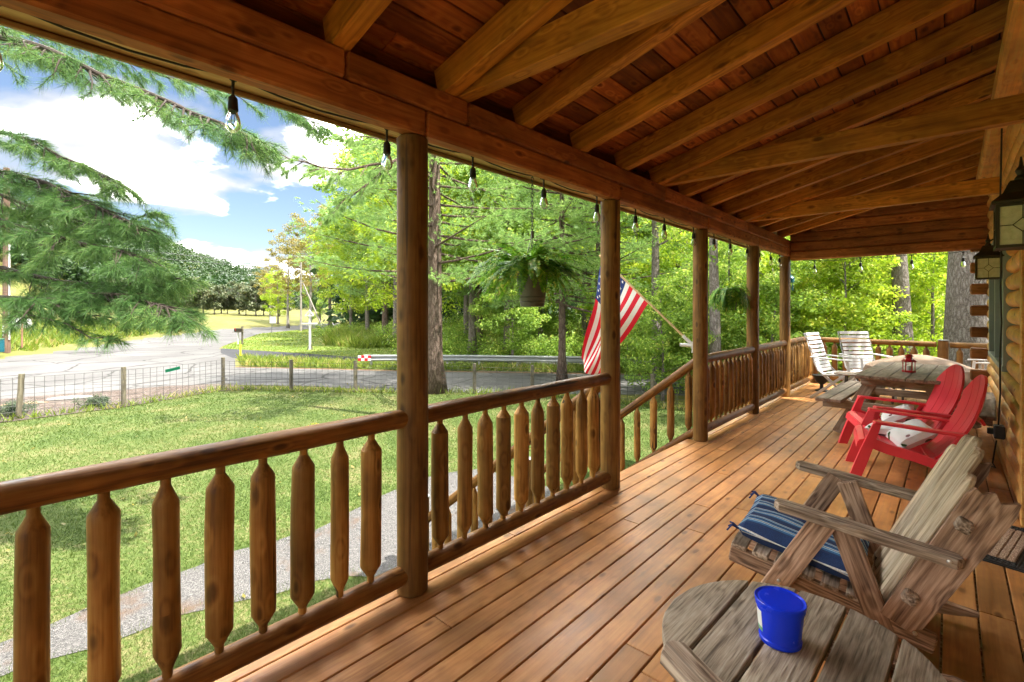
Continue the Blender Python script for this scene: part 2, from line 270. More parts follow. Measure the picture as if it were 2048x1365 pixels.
def gravelmat():
    m, t, b = mat_new('gravel')
    ge = N(t, 'ShaderNodeNewGeometry')
    v = N(t, 'ShaderNodeTexVoronoi', {'Vector': ge.outputs['Position'], 'Scale': 95.0})
    n = N(t, 'ShaderNodeTexNoise', {'Vector': ge.outputs['Position'], 'Scale': 1.4, 'Detail': 6.0, 'Roughness': 0.65})
    c = N(t, 'ShaderNodeSeparateColor', {0: v.outputs['Color']})
    r = ramp(t, c.outputs[0], [(0, (0.05, 0.048, 0.047)), (0.5, (0.10, 0.095, 0.090)), (1, (0.18, 0.17, 0.16))])
    d = ramp(t, n.outputs[0], [(0.56, 0.0), (0.68, 1.0)])
    mm = N(t, 'ShaderNodeMix', {0: d.outputs[0], 6: r.outputs[0], 7: (0.11, 0.07, 0.045, 1)}, data_type='RGBA')
    t.links.new(mm.outputs[2], b.inputs['Base Color']); b.inputs['Roughness'].default_value = 0.9
    bp = N(t, 'ShaderNodeBump', {'Height': v.outputs['Distance'], 'Strength': 0.8, 'Distance': 0.02}, invert=True); t.links.new(bp.outputs[0], b.inputs['Normal'])
    return m
M['gravel'] = gravelmat()
def stripemat():
    m, t, b = mat_new('blue striped cushion cloth')
    tcn = N(t, 'ShaderNodeTexCoord'); s = N(t, 'ShaderNodeSeparateXYZ', {0: tcn.outputs['Object']})
    k = N(t, 'ShaderNodeMath', {0: s.outputs[1], 1: 9.3}, operation='MULTIPLY'); f = N(t, 'ShaderNodeMath', {0: k.outputs[0]}, operation='FRACT')
    nav, mid, lt, gy = (0.014, 0.04, 0.13), (0.04, 0.15, 0.34), (0.35, 0.60, 0.78), (0.60, 0.64, 0.62)
    r = ramp(t, f.outputs[0], [(0, nav), (0.20, mid), (0.32, lt), (0.38, nav), (0.42, gy), (0.48, mid), (0.60, nav), (0.70, lt), (0.75, mid), (0.80, gy), (0.84, nav)], 'CONSTANT')
    w = N(t, 'ShaderNodeTexNoise', {'Vector': tcn.outputs['Object'], 'Scale': 300.0, 'Detail': 2.0})
    h = N(t, 'ShaderNodeMapRange', {0: w.outputs[0], 1: 0.3, 2: 0.7, 3: 0.75, 4: 1.25})
    hs = N(t, 'ShaderNodeHueSaturation', {'Color': r.outputs[0], 'Value': h.outputs[0]})
    t.links.new(hs.outputs[0], b.inputs['Base Color']); b.inputs['Roughness'].default_value = 0.9
    wr = N(t, 'ShaderNodeTexNoise', {'Vector': tcn.outputs['Object'], 'Scale': 9.0, 'Detail': 3.0})
    bp = N(t, 'ShaderNodeBump', {'Height': wr.outputs[0], 'Strength': 0.5, 'Distance': 0.03}); t.links.new(bp.outputs[0], b.inputs['Normal'])
    return m
M['stripe'] = stripemat()
def pillowmat():
    m, t, b = mat_new('white pillow cloth with leaves')
    tcn = N(t, 'ShaderNodeTexCoord'); oi = N(t, 'ShaderNodeObjectInfo')
    v = N(t, 'ShaderNodeVectorMath', {0: tcn.outputs['Object'], 1: (13, 24, 5)}, operation='MULTIPLY')
    vo = N(t, 'ShaderNodeTexVoronoi', {'Vector': v.outputs[0], 'Scale': 0.8})
    sc = N(t, 'ShaderNodeSeparateColor', {0: vo.outputs['Color']})
    g = N(t, 'ShaderNodeMath', {0: sc.outputs[0], 1: 0.45}, operation='GREATER_THAN')
    l = N(t, 'ShaderNodeMath', {0: vo.outputs['Distance'], 1: 0.33}, operation='LESS_THAN')
    f = N(t, 'ShaderNodeMath', {0: g.outputs[0], 1: l.outputs[0]}, operation='MULTIPLY')
    c = ramp(t, sc.outputs[1], [(0, (0.012, 0.05, 0.006)), (0.6, (0.03, 0.08, 0.015)), (1, (0.2, 0.09, 0.1))])
    mm = N(t, 'ShaderNodeMix', {0: f.outputs[0], 6: (0.80, 0.80, 0.77, 1), 7: c.outputs[0]}, data_type='RGBA')
    mm.inputs[6].default_value = (0.6, 0.6, 0.58, 1)
    t.links.new(mm.outputs[2], b.inputs['Base Color']); b.inputs['Roughness'].default_value = 0.9
    wr = N(t, 'ShaderNodeTexNoise', {'Vector': tcn.outputs['Object'], 'Scale': 12.0, 'Detail': 3.0})
    bp = N(t, 'ShaderNodeBump', {'Height': wr.outputs[0], 'Strength': 0.5, 'Distance': 0.02}); t.links.new(bp.outputs[0], b.inputs['Normal'])
    return m
M['pillow'] = pillowmat()
def coirmat():
    m, t, b = mat_new('coir')
    tcn = N(t, 'ShaderNodeTexCoord')
    n = N(t, 'ShaderNodeTexNoise', {'Vector': tcn.outputs['Object'], 'Scale': 160.0, 'Detail': 3.0})
    r = ramp(t, n.outputs[0], [(0.35, (0.16, 0.09, 0.05)), (0.5, (0.40, 0.27, 0.17)), (0.65, (0.62, 0.47, 0.33))])
    t.links.new(r.outputs[0], b.inputs['Base Color']); b.inputs['Roughness'].default_value = 1
    bp = N(t, 'ShaderNodeBump', {'Height': n.outputs[0], 'Strength': 1.0, 'Distance': 0.01}); t.links.new(bp.outputs[0], b.inputs['Normal'])
    return m
M['coir'] = coirmat()
def clearglass():
    m, t, b = mat_new('clear glass')
    b.inputs['Base Color'].default_value = (0.95, 0.97, 0.95, 1); b.inputs['Roughness'].default_value = 0.03
    b.inputs['Transmission Weight'].default_value = 1; b.inputs['IOR'].default_value = 1.2
    return m
M['clear'] = clearglass()
def frosted():
    m, t, b = mat_new('pale ribbed glass')
    tcn = N(t, 'ShaderNodeTexCoord')
    n = N(t, 'ShaderNodeTexNoise', {'Vector': tcn.outputs['Object'], 'Scale': 40.0, 'Detail': 3.0})
    r = ramp(t, n.outputs[0], [(0.3, (0.66, 0.70, 0.44)), (0.7, (0.84, 0.85, 0.62))])
    t.links.new(r.outputs[0], b.inputs['Base Color']); b.inputs['Roughness'].default_value = 0.2
    b.inputs['Transmission Weight'].default_value = 0.3; b.inputs['Specular IOR Level'].default_value = 0.6
    bp = N(t, 'ShaderNodeBump', {'Height': n.outputs[0], 'Strength': 0.4, 'Distance': 0.01}); t.links.new(bp.outputs[0], b.inputs['Normal'])
    return m
M['frost'] = frosted()

# ------------------------------------------------------------------ mesh helpers
class MB:
    def __init__(s): s.v = []; s.f = []; s.m = []
    def add(s, vs, fs, Mx=None, mi=0):
        o = len(s.v)
        for p in vs:
            p = Vector(p)
            s.v.append(tuple(Mx @ p) if Mx is not None else tuple(p))
        for f in fs: s.f.append(tuple(i + o for i in f)); s.m.append(mi)
    def rings(s, rr, Mx=None, cap=True, closed=True, mi=0):
        n = len(rr[0]); vs = [p for r in rr for p in r]; fs = []
        for a in range(len(rr) - 1):
            for k in range(n if closed else n - 1):
                k2 = (k + 1) % n
                fs.append((a * n + k, a * n + k2, (a + 1) * n + k2, (a + 1) * n + k))
        if cap:
            fs.append(tuple(range(n - 1, -1, -1))); fs.append(tuple((len(rr) - 1) * n + k for k in range(n)))
        s.add(vs, fs, Mx, mi)
    def plank(s, L, w, t, c=0.004, x0=0.0, y0=0.0, z0=0.0, Mx=None, rnd=0.0, clip=0.0, wend=None, mi=0):
        """board along X from x0; rnd = rounded far end radius, clip = clipped corners on both ends"""
        def sec(x, ww, tt, cc):
            a, b = ww / 2, tt / 2; cc = min(cc, a * 0.9, b * 0.9)
            return [(x, y0 + y, z0 + z) for y, z in ((-a + cc, -b), (a - cc, -b), (a, -b + cc), (a, b - cc), (a - cc, b), (-a + cc, b), (-a, b - cc), (-a, -b + cc))]
        W1 = w if wend is None else wend
        rr = [sec(x0, w - 2 * clip - 2 * c, t - 2 * c, c)]
        if clip: rr += [sec(x0 + c, w - 2 * clip, t, c), sec(x0 + clip, w, t, c)]
        else: rr += [sec(x0 + c, w, t, c)]
        if rnd:
            rr.append(sec(x0 + L - rnd, W1, t, c))
            for k in range(1, 9):
                a = k / 9 * math.pi / 2; tt_ = t * (0.55 + 0.45 * math.cos(a))
                rr.append(sec(x0 + L - rnd + rnd * math.sin(a), max(0.006, W1 * math.cos(a) if rnd >= W1 / 2 - 1e-6 else W1 - 2 * rnd * (1 - math.cos(a))), tt_, c))
            rr.append(sec(x0 + L, max(0.005, W1 * 0.12), t * 0.4, c))
        else:
            if clip: rr += [sec(x0 + L - clip, W1, t, c), sec(x0 + L - c, W1 - 2 * clip, t, c)]
            else: rr += [sec(x0 + L - c, W1, t, c)]
            rr.append(sec(x0 + L, W1 - 2 * clip - 2 * c, t - 2 * c, c))
        s.rings(rr, Mx, mi=mi)
    def lathe(s, prof, n=20, Mx=None, wob=0.0, seed=0.0, axis='X', cap=True, mi=0):
        rr = []
        for x, r in prof:
            ring = []
            for k in range(n):
                a = 2 * math.pi * k / n; q = r
                if wob:
                    q *= 1 + wob * mnoise.noise((x * 3 + seed, math.cos(a) * 0.9 + seed * 2, math.sin(a) * 0.9))
                y, z = q * math.cos(a), q * math.sin(a)
                ring.append((x, y, z) if axis == 'X' else (y, z, x))
            rr.append(ring)
        s.rings(rr, Mx, cap=cap, mi=mi)
    def box(s, c, d, Mx=None, mi=0):
        x, y, z = (q / 2 for q in d); cx, cy, cz = c
        vs = [(cx + a * x, cy + b * y, cz + e * z) for a in (-1, 1) for b in (-1, 1) for e in (-1, 1)]
        s.add(vs, [(0, 1, 3, 2), (4, 6, 7, 5), (0, 4, 5, 1), (2, 3, 7, 6), (0, 2, 6, 4), (1, 5, 7, 3)], Mx, mi)
    def tube(s, pts, r, n=8, r1=None, Mx=None, cap=True, mi=0):
        pts = [Vector(p) for p in pts]; rr = []; up = Vector((0, 0, 1)); m = len(pts)
        for k, p in enumerate(pts):
            d = (pts[min(k + 1, m - 1)] - pts[max(k - 1, 0)]).normalized()
            u = up if abs(d.dot(up)) < 0.95 else Vector((1, 0, 0))
            a = d.cross(u).normalized(); b = d.cross(a).normalized()
            q = r[k] if isinstance(r, (list, tuple)) else (r if r1 is None else r + (r1 - r) * k / max(1, m - 1))
            rr.append([p + a * q * math.cos(2 * math.pi * j / n) + b * q * math.sin(2 * math.pi * j / n) for j in range(n)])
        s.rings(rr, Mx, cap=cap, mi=mi)
    def build(s, name, mat, parent=None, mx=None, smooth=False, label=None):
        me = bpy.data.meshes.new(name); me.from_pydata(s.v, [], s.f)
        mats = mat if isinstance(mat, (list, tuple)) else [mat]
        for q in mats: me.materials.append(q)
        if len(mats) > 1: me.polygons.foreach_set('material_index', s.m)
        if smooth: me.polygons.foreach_set('use_smooth', [True] * len(s.f))
        me.update()
        if smooth:
            try: me.set_sharp_from_angle(angle=R(28))
            except Exception: pass
        return link(name, me, parent, mx, label)
def link(name, me, parent=None, mx=None, label=None):
    o = bpy.data.objects.new(name, me); scene.collection.objects.link(o)
    if parent is not None: o.parent = parent
    if mx is not None: o.matrix_basis = mx
    if label: o['label'] = label
    return o
def frame(p0, p1, up=(0, 0, 1)):
    p0, p1, up = Vector(p0), Vector(p1), Vector(up)
    x = (p1 - p0).normalized(); y = up.cross(x)
    if y.length < 1e-4: y = Vector((0, 1, 0)).cross(x)
    y.normalize(); z = x.cross(y)
    m = Matrix((x, y, z)).transposed().to_4x4(); m.translation = p0
    return m, (p1 - p0).length
def board(name, p0, p1, w, t, mat, parent=None, up=(0, 0, 1), c=0.004, smooth=False, **k):
    mx, L = frame(p0, p1, up); b = MB(); b.plank(L, w, t, c, **k)
    return b.build(name, mat, parent, mx, smooth)
def logp(name, p0, p1, r, mat, parent=None, wob=0.06, n=22, seg=0.12, seed=None, ends=0.01, r1=None):
    mx, L = frame(p0, p1); b = MB(); m = max(3, int(L / seg)); r1 = r if r1 is None else r1
    prof = [(0, r - ends), (ends, r)] + [(ends + (L - 2 * ends) * k / m, r + (r1 - r) * k / m) for k in range(1, m)] + [(L - ends, r1), (L, r1 - ends)]
    b.lathe(prof, n, wob=wob, seed=random.uniform(0, 90) if seed is None else seed)
    return b.build(name, mat, parent, mx, True)
def tag(o, label=None, cat=None, group=None, kind=None):
    if label: o['label'] = label
    if cat: o['category'] = cat
    if group: o['group'] = group
    if kind: o['kind'] = kind
    return o
def thing(name, label, cat, loc=(0, 0, 0), rz=0.0, group=None):
    o = bpy.data.objects.new(name, None); scene.collection.objects.link(o)
    o.location = loc; o.rotation_euler = (0, 0, rz); o.empty_display_size = 0.2
    return tag(o, label, cat, group)
def copy_tree(o, parent=None):
    c = o.copy(); scene.collection.objects.link(c); c.parent = parent
    for ch in list(o.children): copy_tree(ch, c)
    return c
def np_mesh(name, verts, k):
    """k-gon soup"""
    n = len(verts) // k; me = bpy.data.meshes.new(name)
    me.vertices.add(len(verts)); me.vertices.foreach_set('co', np.asarray(verts, dtype=np.float32).ravel())
    me.loops.add(n * k); me.loops.foreach_set('vertex_index', np.arange(n * k, dtype=np.int32))
    me.polygons.add(n); me.polygons.foreach_set('loop_start', np.arange(0, n * k, k, dtype=np.int32))
    me.polygons.foreach_set('loop_total', np.full(n, k, dtype=np.int32)); me.update()
    return me
def rand_dirs(n):
    v = RNG.normal(size=(n, 3)); return v / np.linalg.norm(v, axis=1)[:, None]
def leaves(centers, rad, per, size, flat=1.0, tilt=0.6):
    """diamond leaves scattered in blobs; returns verts (n*4,3)"""
    c = np.repeat(np.asarray(centers, float), per, axis=0); n = len(c)
    rr = np.repeat(np.broadcast_to(np.asarray(rad, float), (len(centers),)), per)
    off = rand_dirs(n) * (RNG.random(n) ** 0.45 * rr)[:, None]; off[:, 2] *= flat
    p = c + off
    nrm = rand_dirs(n) * tilt + np.array([0, 0, 0.55]) + off / (rr[:, None] + 1e-6) * 0.5
    nrm /= np.linalg.norm(nrm, axis=1)[:, None]
    a = np.cross(nrm, rand_dirs(n)); a /= np.linalg.norm(a, axis=1)[:, None] + 1e-9
    b = np.cross(nrm, a); s = size * (0.6 + 0.8 * RNG.random(n))[:, None]
    q = np.stack([p - a * s, p - b * s * 0.5, p + a * s, p + b * s * 0.5], axis=1)
    return q.reshape(-1, 3)
def needles(tips, dirs, per, length, width, spread=0.7):
    """thin triangles fanning from each tuft"""
    n = len(tips) * per
    o = np.repeat(np.asarray(tips), per, axis=0); d = np.repeat(np.asarray(dirs), per, axis=0)
    d = d + rand_dirs(n) * spread; d /= np.linalg.norm(d, axis=1)[:, None]
    o = o - np.repeat(np.asarray(dirs), per, axis=0) * (RNG.random(n) * length * 0.5)[:, None]
    L = (length * (0.6 + 0.5 * RNG.random(n)))[:, None]
    w = np.cross(d, rand_dirs(n)); w /= np.linalg.norm(w, axis=1)[:, None] + 1e-9; w *= width / 2
    sag = np.zeros((n, 3)); sag[:, 2] = -0.12 * L[:, 0]
    return np.stack([o - w, o + w, o + d * L + sag], axis=1).reshape(-1, 3)

#@@GROUND
# ------------------------------------------------------------------ ground
GZ = -1.5
EDGE = [(-38, -40), (-41, -8), (-42.7, 0.8), (-46.2, 3.3), (-52.3, 6.7), (-62.7, 12.1), (-79.8, 22.5), (-86, 31.3), (-101, 50), (-127, 75), (-300, 240)]
EA = np.array(EDGE[:-1], float); EB = np.array(EDGE[1:], float)
def field_t(x, y):
    """signed distance past the far edge of the road, positive in the field"""
    p = np.stack([np.asarray(x, float), np.asarray(y, float)], -1)[..., None, :]
    ab = EB - EA; ap = p - EA
    u = np.clip((ap * ab).sum(-1) / (ab * ab).sum(-1), 0, 1)
    q = EA + ab * u[..., None]; dd = np.linalg.norm(p - q, axis=-1)
    k = dd.argmin(-1); cr = (ab[..., 0] * ap[..., 1] - ab[..., 1] * ap[..., 0])
    s = np.take_along_axis(cr, k[..., None], -1)[..., 0]
    return np.where(s > 0, 1, -1) * dd.min(-1)
def height(x, y):
    t = np.maximum(field_t(x, y) - 0.3, 0)
    e = np.clip(t / 3.5, 0, 1); h = 0.75 * e * e * (3 - 2 * e) + 0.036 * t
    far = np.maximum(t - 75, 0); x = np.asarray(x, float); y = np.asarray(y, float)
    am = 52 - 34 * np.clip((np.degrees(np.arctan2(y, -x)) - 9) / 16, 0, 1)
    h = h + am * (1 - np.exp(-(far / 90) ** 1.6)) * np.clip(t / 100, 0, 1)
    b = np.maximum((x * 0.57 + y * 0.82) - 26, 0) * (x > -75)          # wooded bank beyond the guard rail
    h = h + np.minimum(b * 0.05, 4) * np.clip((x + 75) / 30, 0, 1)
    return GZ + h
radii = np.concatenate([np.linspace(0.5, 20, 24), 20 * 1.062 ** np.arange(1, 62)]); angs = np.linspace(0, 2 * math.pi, 241)[:-1]
rr, aa = np.meshgrid(radii, angs, indexing='ij'); gx, gy = rr * np.cos(aa), rr * np.sin(aa); gz = height(gx, gy)
gb = MB(); na = len(angs)
gb.v = [tuple(p) for p in np.stack([gx, gy, gz], -1).reshape(-1, 3)] + [(0, 0, GZ)]
for i in range(len(radii) - 1):
    for j in range(na):
        j2 = (j + 1) % na; gb.f.append((i * na + j, (i + 1) * na + j, (i + 1) * na + j2, i * na + j2))
for j in range(na): gb.f.append((len(gb.v) - 1, j, (j + 1) % na))
gb.m = [0] * len(gb.f)
tag(gb.build('ground', M['field'], smooth=True), kind='structure')
def sheet(name, pts, z, mat, kind='structure', **k):
    me = bpy.data.meshes.new(name); me.from_pydata([(x, y, z) for x, y in pts], [], [tuple(range(len(pts)))])
    me.materials.append(mat); me.update()
    o = link(name, me)
    if me.polygons[0].normal.z < 0: me.flip_normals()
    return tag(o, kind=kind, **k)
near = [(3, 23.5), (-7.6, 15.4), (-10.2, 13.2), (-14.4, 10.2), (-18.4, 8.2), (-20.9, 6.4), (-21.9, 4.6), (-22.2, 2.4), (-22.9, -8), (-26, -40)]
lowfar = [(0, 27), (-10, 20.0), (-13.8, 17.4), (-19.6, 13.2), (-23.6, 10.8), (-26.8, 8.7)]
sheet('road', near[::-1] + [(8, 27.0), (4, 29.4)] + lowfar + [(-31.8, 10.3), (-40.4, 12.0), (-43, 13), (-52, 17.6), (-62, 22.8), (-70, 31.3), (-92, 52), (-120, 79), (-127, 75), (-101, 50), (-86, 31.3), (-79.8, 22.5), (-62.7, 12.1), (-52.3, 6.7), (-46.2, 3.3), (-42.7, 0.8), (-41, -8), (-38, -40)], GZ + 0.010, M['asphalt'])
sheet('side_road', [(-40.4, 12.1), (-33.6, 13.9), (-27, 15.4), (-23.3, 16.7), (-14, 22.9), (2, 33), (4, 31), (-12, 21.4), (-19, 16.2), (-21.2, 14.6), (-27.5, 12.1), (-31.8, 10.2), (-36, 10.8)], GZ + 0.016, M['asphalt2'])
sheet('road_verge', [(-42.9, 13.1), (-40.3, 12.2), (-33.6, 14), (-27, 15.5), (-23.3, 16.8), (-14, 23.0), (2, 33.1), (4, 60), (-50, 62), (-73, 36), (-70, 31.4), (-62, 22.9), (-52, 17.7)], GZ + 0.020, M['verge'])
sheet('dirt_edge', [(-26.8, 8.9), (-23.6, 11.0), (-19.6, 13.5), (-13.8, 17.7), (-10, 20.3), (0, 27.3), (0, 26.8), (-10, 19.8), (-13.8, 17.2), (-19.6, 13.0), (-23.6, 10.6), (-26.8, 8.5)], GZ + 0.014, M['dirt'])
sheet('grass_strip', [(-30.5, 10.2), (-27.5, 12.0), (-21.2, 14.5), (-12, 21.3), (4, 30.9), (5, 30), (0, 27.4), (-10, 20.4), (-13.8, 17.8), (-19.6, 13.6), (-23.6, 11.1), (-26.8, 9.0)], GZ + 0.022, M['verge'])
LAWN = [(-19.7, 6.0), (-18.4, 2.7), (-18.35, -12), (12, -12), (12, 20), (-2, 17), (-6.5, 13.9), (-8.5, 13.4), (-10.6, 12.8), (-13.9, 10.3), (-17.5, 7.6)]
sheet('lawn', LAWN, GZ + 0.006, M['lawn'])
PATH = [(-5.95, -9), (-6.05, 0.0), (-6.15, 0.42), (-6.25, 0.95), (-6.3, 1.4), (-6.35, 1.95), (-6.3, 2.45), (-6.2, 2.95), (-6.5, 4.0), (-6.7, 5.2), (-6.4, 6.2), (-4.6, 6.2), (-4.4, 5.5), (-4.5, 3.1), (-5.0, 2.4), (-5.2, 1.7), (-5.4, 1.2), (-5.5, 0.7), (-5.6, 0.3), (-5.5, -9)]
pj = []
for a, b in zip(PATH, PATH[1:] + PATH[:1]):
    k = max(1, int((Vector(b) - Vector(a)).length / 0.22))
    for j in range(k):
        p = Vector(a).lerp(Vector(b), j / k); q = mnoise.noise((p.x * 2.1, p.y * 2.1, 0)) * 0.12
        pj.append((p.x + q, p.y + mnoise.noise((p.x * 2, p.y * 2, 9)) * 0.1))
sheet('gravel_path', pj, GZ + 0.014, M['gravel'])
sheet('mulch_bed', [(-18.3, -6), (-23.2, -6), (-22.7, 1.0), (-22.4, 2.5), (-22.15, 3.6), (-21.9, 4.9), (-20.95, 6.5), (-19.4, 6.7), (-18.6, 7.2), (-19.3, 5.6), (-18.2, 2.9), (-18.0, 0.6)], GZ + 0.024, M['mulch'])
# grass blades, thinning with distance
def inside(poly, x, y):
    c = np.zeros(len(x), bool); n = len(poly); j = n - 1
    for i in range(n):
        xi, yi = poly[i]; xj, yj = poly[j]
        with np.errstate(divide='ignore', invalid='ignore'):
            m = ((yi > y) != (yj > y)) & (x < (xj - xi) * (y - yi) / (yj - yi + 1e-12) + xi)
        c ^= m; j = i
    return c
def blades(n, r0, r1, a0, a1, poly, avoid, h, w, zfun=None):
    r = r0 * (r1 / r0) ** RNG.random(n); a = a0 + (a1 - a0) * RNG.random(n)
    x, y = r * np.cos(a), r * np.sin(a); k = inside(poly, x, y)
    for av in avoid: k &= ~inside(av, x, y)
    x, y, r = x[k], y[k], r[k]; n = len(x)
    z = np.full(n, GZ + 0.004) if zfun is None else zfun(x, y)
    p = np.stack([x, y, z], -1); th = RNG.random(n) * 6.283; sc = (0.55 + 0.9 * RNG.random(n)) * (0.7 + r / r1 * 0.6)
    ww = np.stack([np.cos(th), np.sin(th), np.zeros(n)], -1) * (w * sc * (0.5 + r / 9))[:, None]
    lean = np.stack([RNG.normal(size=n) * 0.6, RNG.normal(size=n) * 0.6, np.ones(n)], -1) * (h * sc)[:, None]
    return np.stack([p - ww, p + ww, p + lean], axis=1).reshape(-1, 3)
HOUSEP = [(-2.2, -14), (14, -14), (14, 12), (-2.2, 12)]
va = blades(420000, 4.2, 24, R(84), R(186), LAWN, [pj, HOUSEP], 0.034, 0.0032)
me = np_mesh('lawn_grass', va, 3); me.materials.append(M['grassblade'])
tag(link('lawn_grass', me), 'short mown green grass of the lawn inside the wire fence', 'grass', kind='stuff')
VERGE = [(-31, 10.2), (-27.5, 12.0), (-21.2, 14.5), (-12, 21.3), (4, 31.2), (8, 30), (0, 27.4), (-10, 20.4), (-13.8, 17.8), (-19.6, 13.6), (-23.6, 11.1), (-26.8, 9.0)]
vb = blades(90000, 20, 40, R(88), R(165), VERGE, [], 0.28, 0.010)
vi = blades(45000, 28, 75, R(120), R(168), [(-42.9, 13.1), (-40.3, 12.2), (-33.6, 14), (-27, 15.5), (-23.3, 16.8), (-14, 23.0), (2, 33.1), (4, 60), (-50, 62), (-73, 36), (-62, 22.9)], [], 0.06, 0.009)
vc = blades(60000, 38, 85, R(120), R(160), [(-38, 19), (-26, 19), (-16, 25), (-8, 34), (-30, 60), (-60, 50), (-70, 38), (-56, 30)], [], 0.75, 0.011, lambda x, y: height(x, y))
vd = blades(45000, 30, 75, R(150), R(186), [(-42.9, -6), (-43.6, 0.2), (-46.9, 2.7), (-53, 6.0), (-63.2, 11.4), (-80, 21.9), (-90, 12), (-60, -8)], [], 0.45, 0.011, lambda x, y: height(x, y))
FENCE_B = [(-18.1, -4), (-18.1, 2.8), (-19.2, 5.9), (-17.3, 7.3), (-13.8, 10.0), (-10.6, 12.5), (-6.5, 13.3), (-2.5, 14.4), (-2.6, 14.9), (-6.7, 13.8), (-10.8, 13.1), (-14.1, 10.5), (-17.7, 7.8), (-19.9, 6.1), (-18.5, 2.9), (-18.5, -4)]
vw = blades(60000, 12, 24, R(90), R(186), FENCE_B, [], 0.16, 0.006)
for nm, v, lb in (('roadside_grass', np.concatenate([vb, vw, vi]), 'rough green grass along the guard rail and the foot of the wire fence'), ('tall_grass', vc, 'tall bright green grass in front of the roadside trees'), ('field_grass', vd, 'dry yellow field grass at the far edge of the road')):
    me = np_mesh(nm, v, 3); me.materials.append(M['tallgrass']); tag(link(nm, me), lb, 'grass', kind='stuff')
pe = np.array(pj); pe = pe[(pe[:, 1] > -1) & (pe[:, 0] < -4.3)]; pe = np.repeat(pe, 60, axis=0) + RNG.normal(size=(len(pe) * 60, 2)) * 0.07
pz = np.column_stack([pe, np.full(len(pe), GZ + 0.01)]); tw_ = RNG.random(len(pe)) * 6.283; ww_ = np.stack([np.cos(tw_), np.sin(tw_), np.zeros(len(pe))], -1) * 0.0022
ln2 = np.stack([RNG.normal(size=len(pe)) * 0.4, RNG.normal(size=len(pe)) * 0.4, np.ones(len(pe))], -1) * (0.02 + 0.045 * RNG.random(len(pe)))[:, None]
me = np_mesh('path_edge_grass', np.stack([pz - ww_, pz + ww_, pz + ln2], 1).reshape(-1, 3), 3); me.materials.append(M['grassblade'])
tag(link('path_edge_grass', me), 'ragged grass creeping over the edges of the gravel path', 'grass', kind='stuff')
fl_ = RNG.random((260, 2)) * np.array([13, 13]) + np.array([-18, -1]); fl_ = np.column_stack([fl_, np.full(260, GZ + 0.04)])
me = np_mesh('fallen_leaves', leaves(fl_, 0.01, 1, 0.035, 0.2, tilt=0.3), 4); me.materials.append(M['leafsparse'])
tag(link('fallen_leaves', me), 'scattered small yellow leaves fallen on the lawn', 'leaves', kind='stuff')
# loose stones on the path
sb = MB()
for k in range(700):
    x, y = random.uniform(-7.3, -4.4), random.uniform(-1, 6.4)
    if not inside(pj, np.array([x]), np.array([y]))[0]: continue
    s = random.uniform(0.006, 0.018); vs = []
    for a in range(5):
        t = a / 5 * 6.283 + random.random() * 0.6; vs.append((x + math.cos(t) * s * random.uniform(.7, 1.2), y + math.sin(t) * s, GZ + 0.014))
    vs.append((x, y, GZ + 0.014 + s * 0.9)); sb.add(vs, [(j, (j + 1) % 5, 5) for j in range(5)])
tag(sb.build('gravel_stones', M['gravel']), 'small grey stones scattered over the gravel path', 'gravel', kind='stuff')
#@@HOUSE
# ------------------------------------------------------------------ deck
XO = -2.01; PW = 0.1237
db = MB()
def deck_rows(x_from, x_to, y0, y1):
    k = -1
    while True:
        xa = XO + PW * k
        if xa >= x_to: break
        if xa + PW > x_from:
            y = y0 - random.uniform(0, 2.5)
            while y < y1:
                L = random.choice([2.4, 3.0, 3.6, 4.2]); a, b_ = max(y, y0), min(y + L, y1)
                if b_ - a > 0.05: db.plank(b_ - a - 0.004, PW - 0.007, 0.026, 0.003, x0=a, y0=-(xa + PW / 2), z0=-0.013)
                y += L
        k += 1
deck_rows(-2.13, 0.55, -3.4, 8.93)
deck_rows(-2.13, 3.2, 8.935, 10.99)
mxd = Matrix.Rotation(R(90), 4, 'Z')
tag(db.build('porch_deck', M['deck'], mx=mxd), kind='structure')
fb = MB()
for y in np.arange(-3.3, 10.9, 0.41): fb.box((-0.8, y, -0.13), (2.5, 0.045, 0.19))
fb.box((-2.10, 3.8, -0.13), (0.04, 14.3, 0.195)); fb.box((0.6, 10.95, -0.13), (5.4, 0.04, 0.195))
for y in (-2.5, 0, 2.6, 5.4, 8.2, 10.6): fb.box((-1.95, y, -0.87), (0.14, 0.14, 1.26))
tag(fb.build('deck_frame', M['greydark']), kind='structure')

# ------------------------------------------------------------------ house
house = thing('log_house', 'orange stained log house with its covered porch roof, posts and rafters', 'house')
PY = [-2.3, -0.45, 1.46, 3.36, 5.22, 7.08, 8.80]
for k, y in enumerate(PY):
    logp('porch_post', (-2.0, y, 0.001), (-2.0, y, 2.269), 0.077, M['post'], house, wob=0.035, n=28, seed=k * 7.3)
def beam_run(name, z0, z1, cuts, mat=M['beam']):
    for a, b_ in zip(cuts[:-1], cuts[1:]):
        board(name, (-1.965, a + 0.002, (z0 + z1) / 2), (-1.965, b_ - 0.002, (z0 + z1) / 2), 0.09, z1 - z0 - 0.003, mat, house, c=0.012)
beam_run('porch_beam', 2.27, 2.40, [-3.4, -0.45, 1.49, 3.38, 5.24, 7.1, 8.90])
beam_run('porch_beam', 2.40, 2.532, [-3.4, 1.06, 1.77, 4.2, 6.6, 8.90])
SL = 0.254
def zl(x): return 2.532 + SL * (x + 1.92)
rot = math.atan(SL); RX0 = -2.46
for k in range(-8, 12):
    y = 1.65 + 0.61 * k
    h = 0.16
    p0 = Vector((-2.0, y, zl(-2.0) + h / 2)); p1 = Vector((0.44, y, zl(0.44) + h / 2))
    if y < -3.3: continue
    board('rafter', p0, p1, 0.085, h * math.cos(rot), M['rafter'], house)
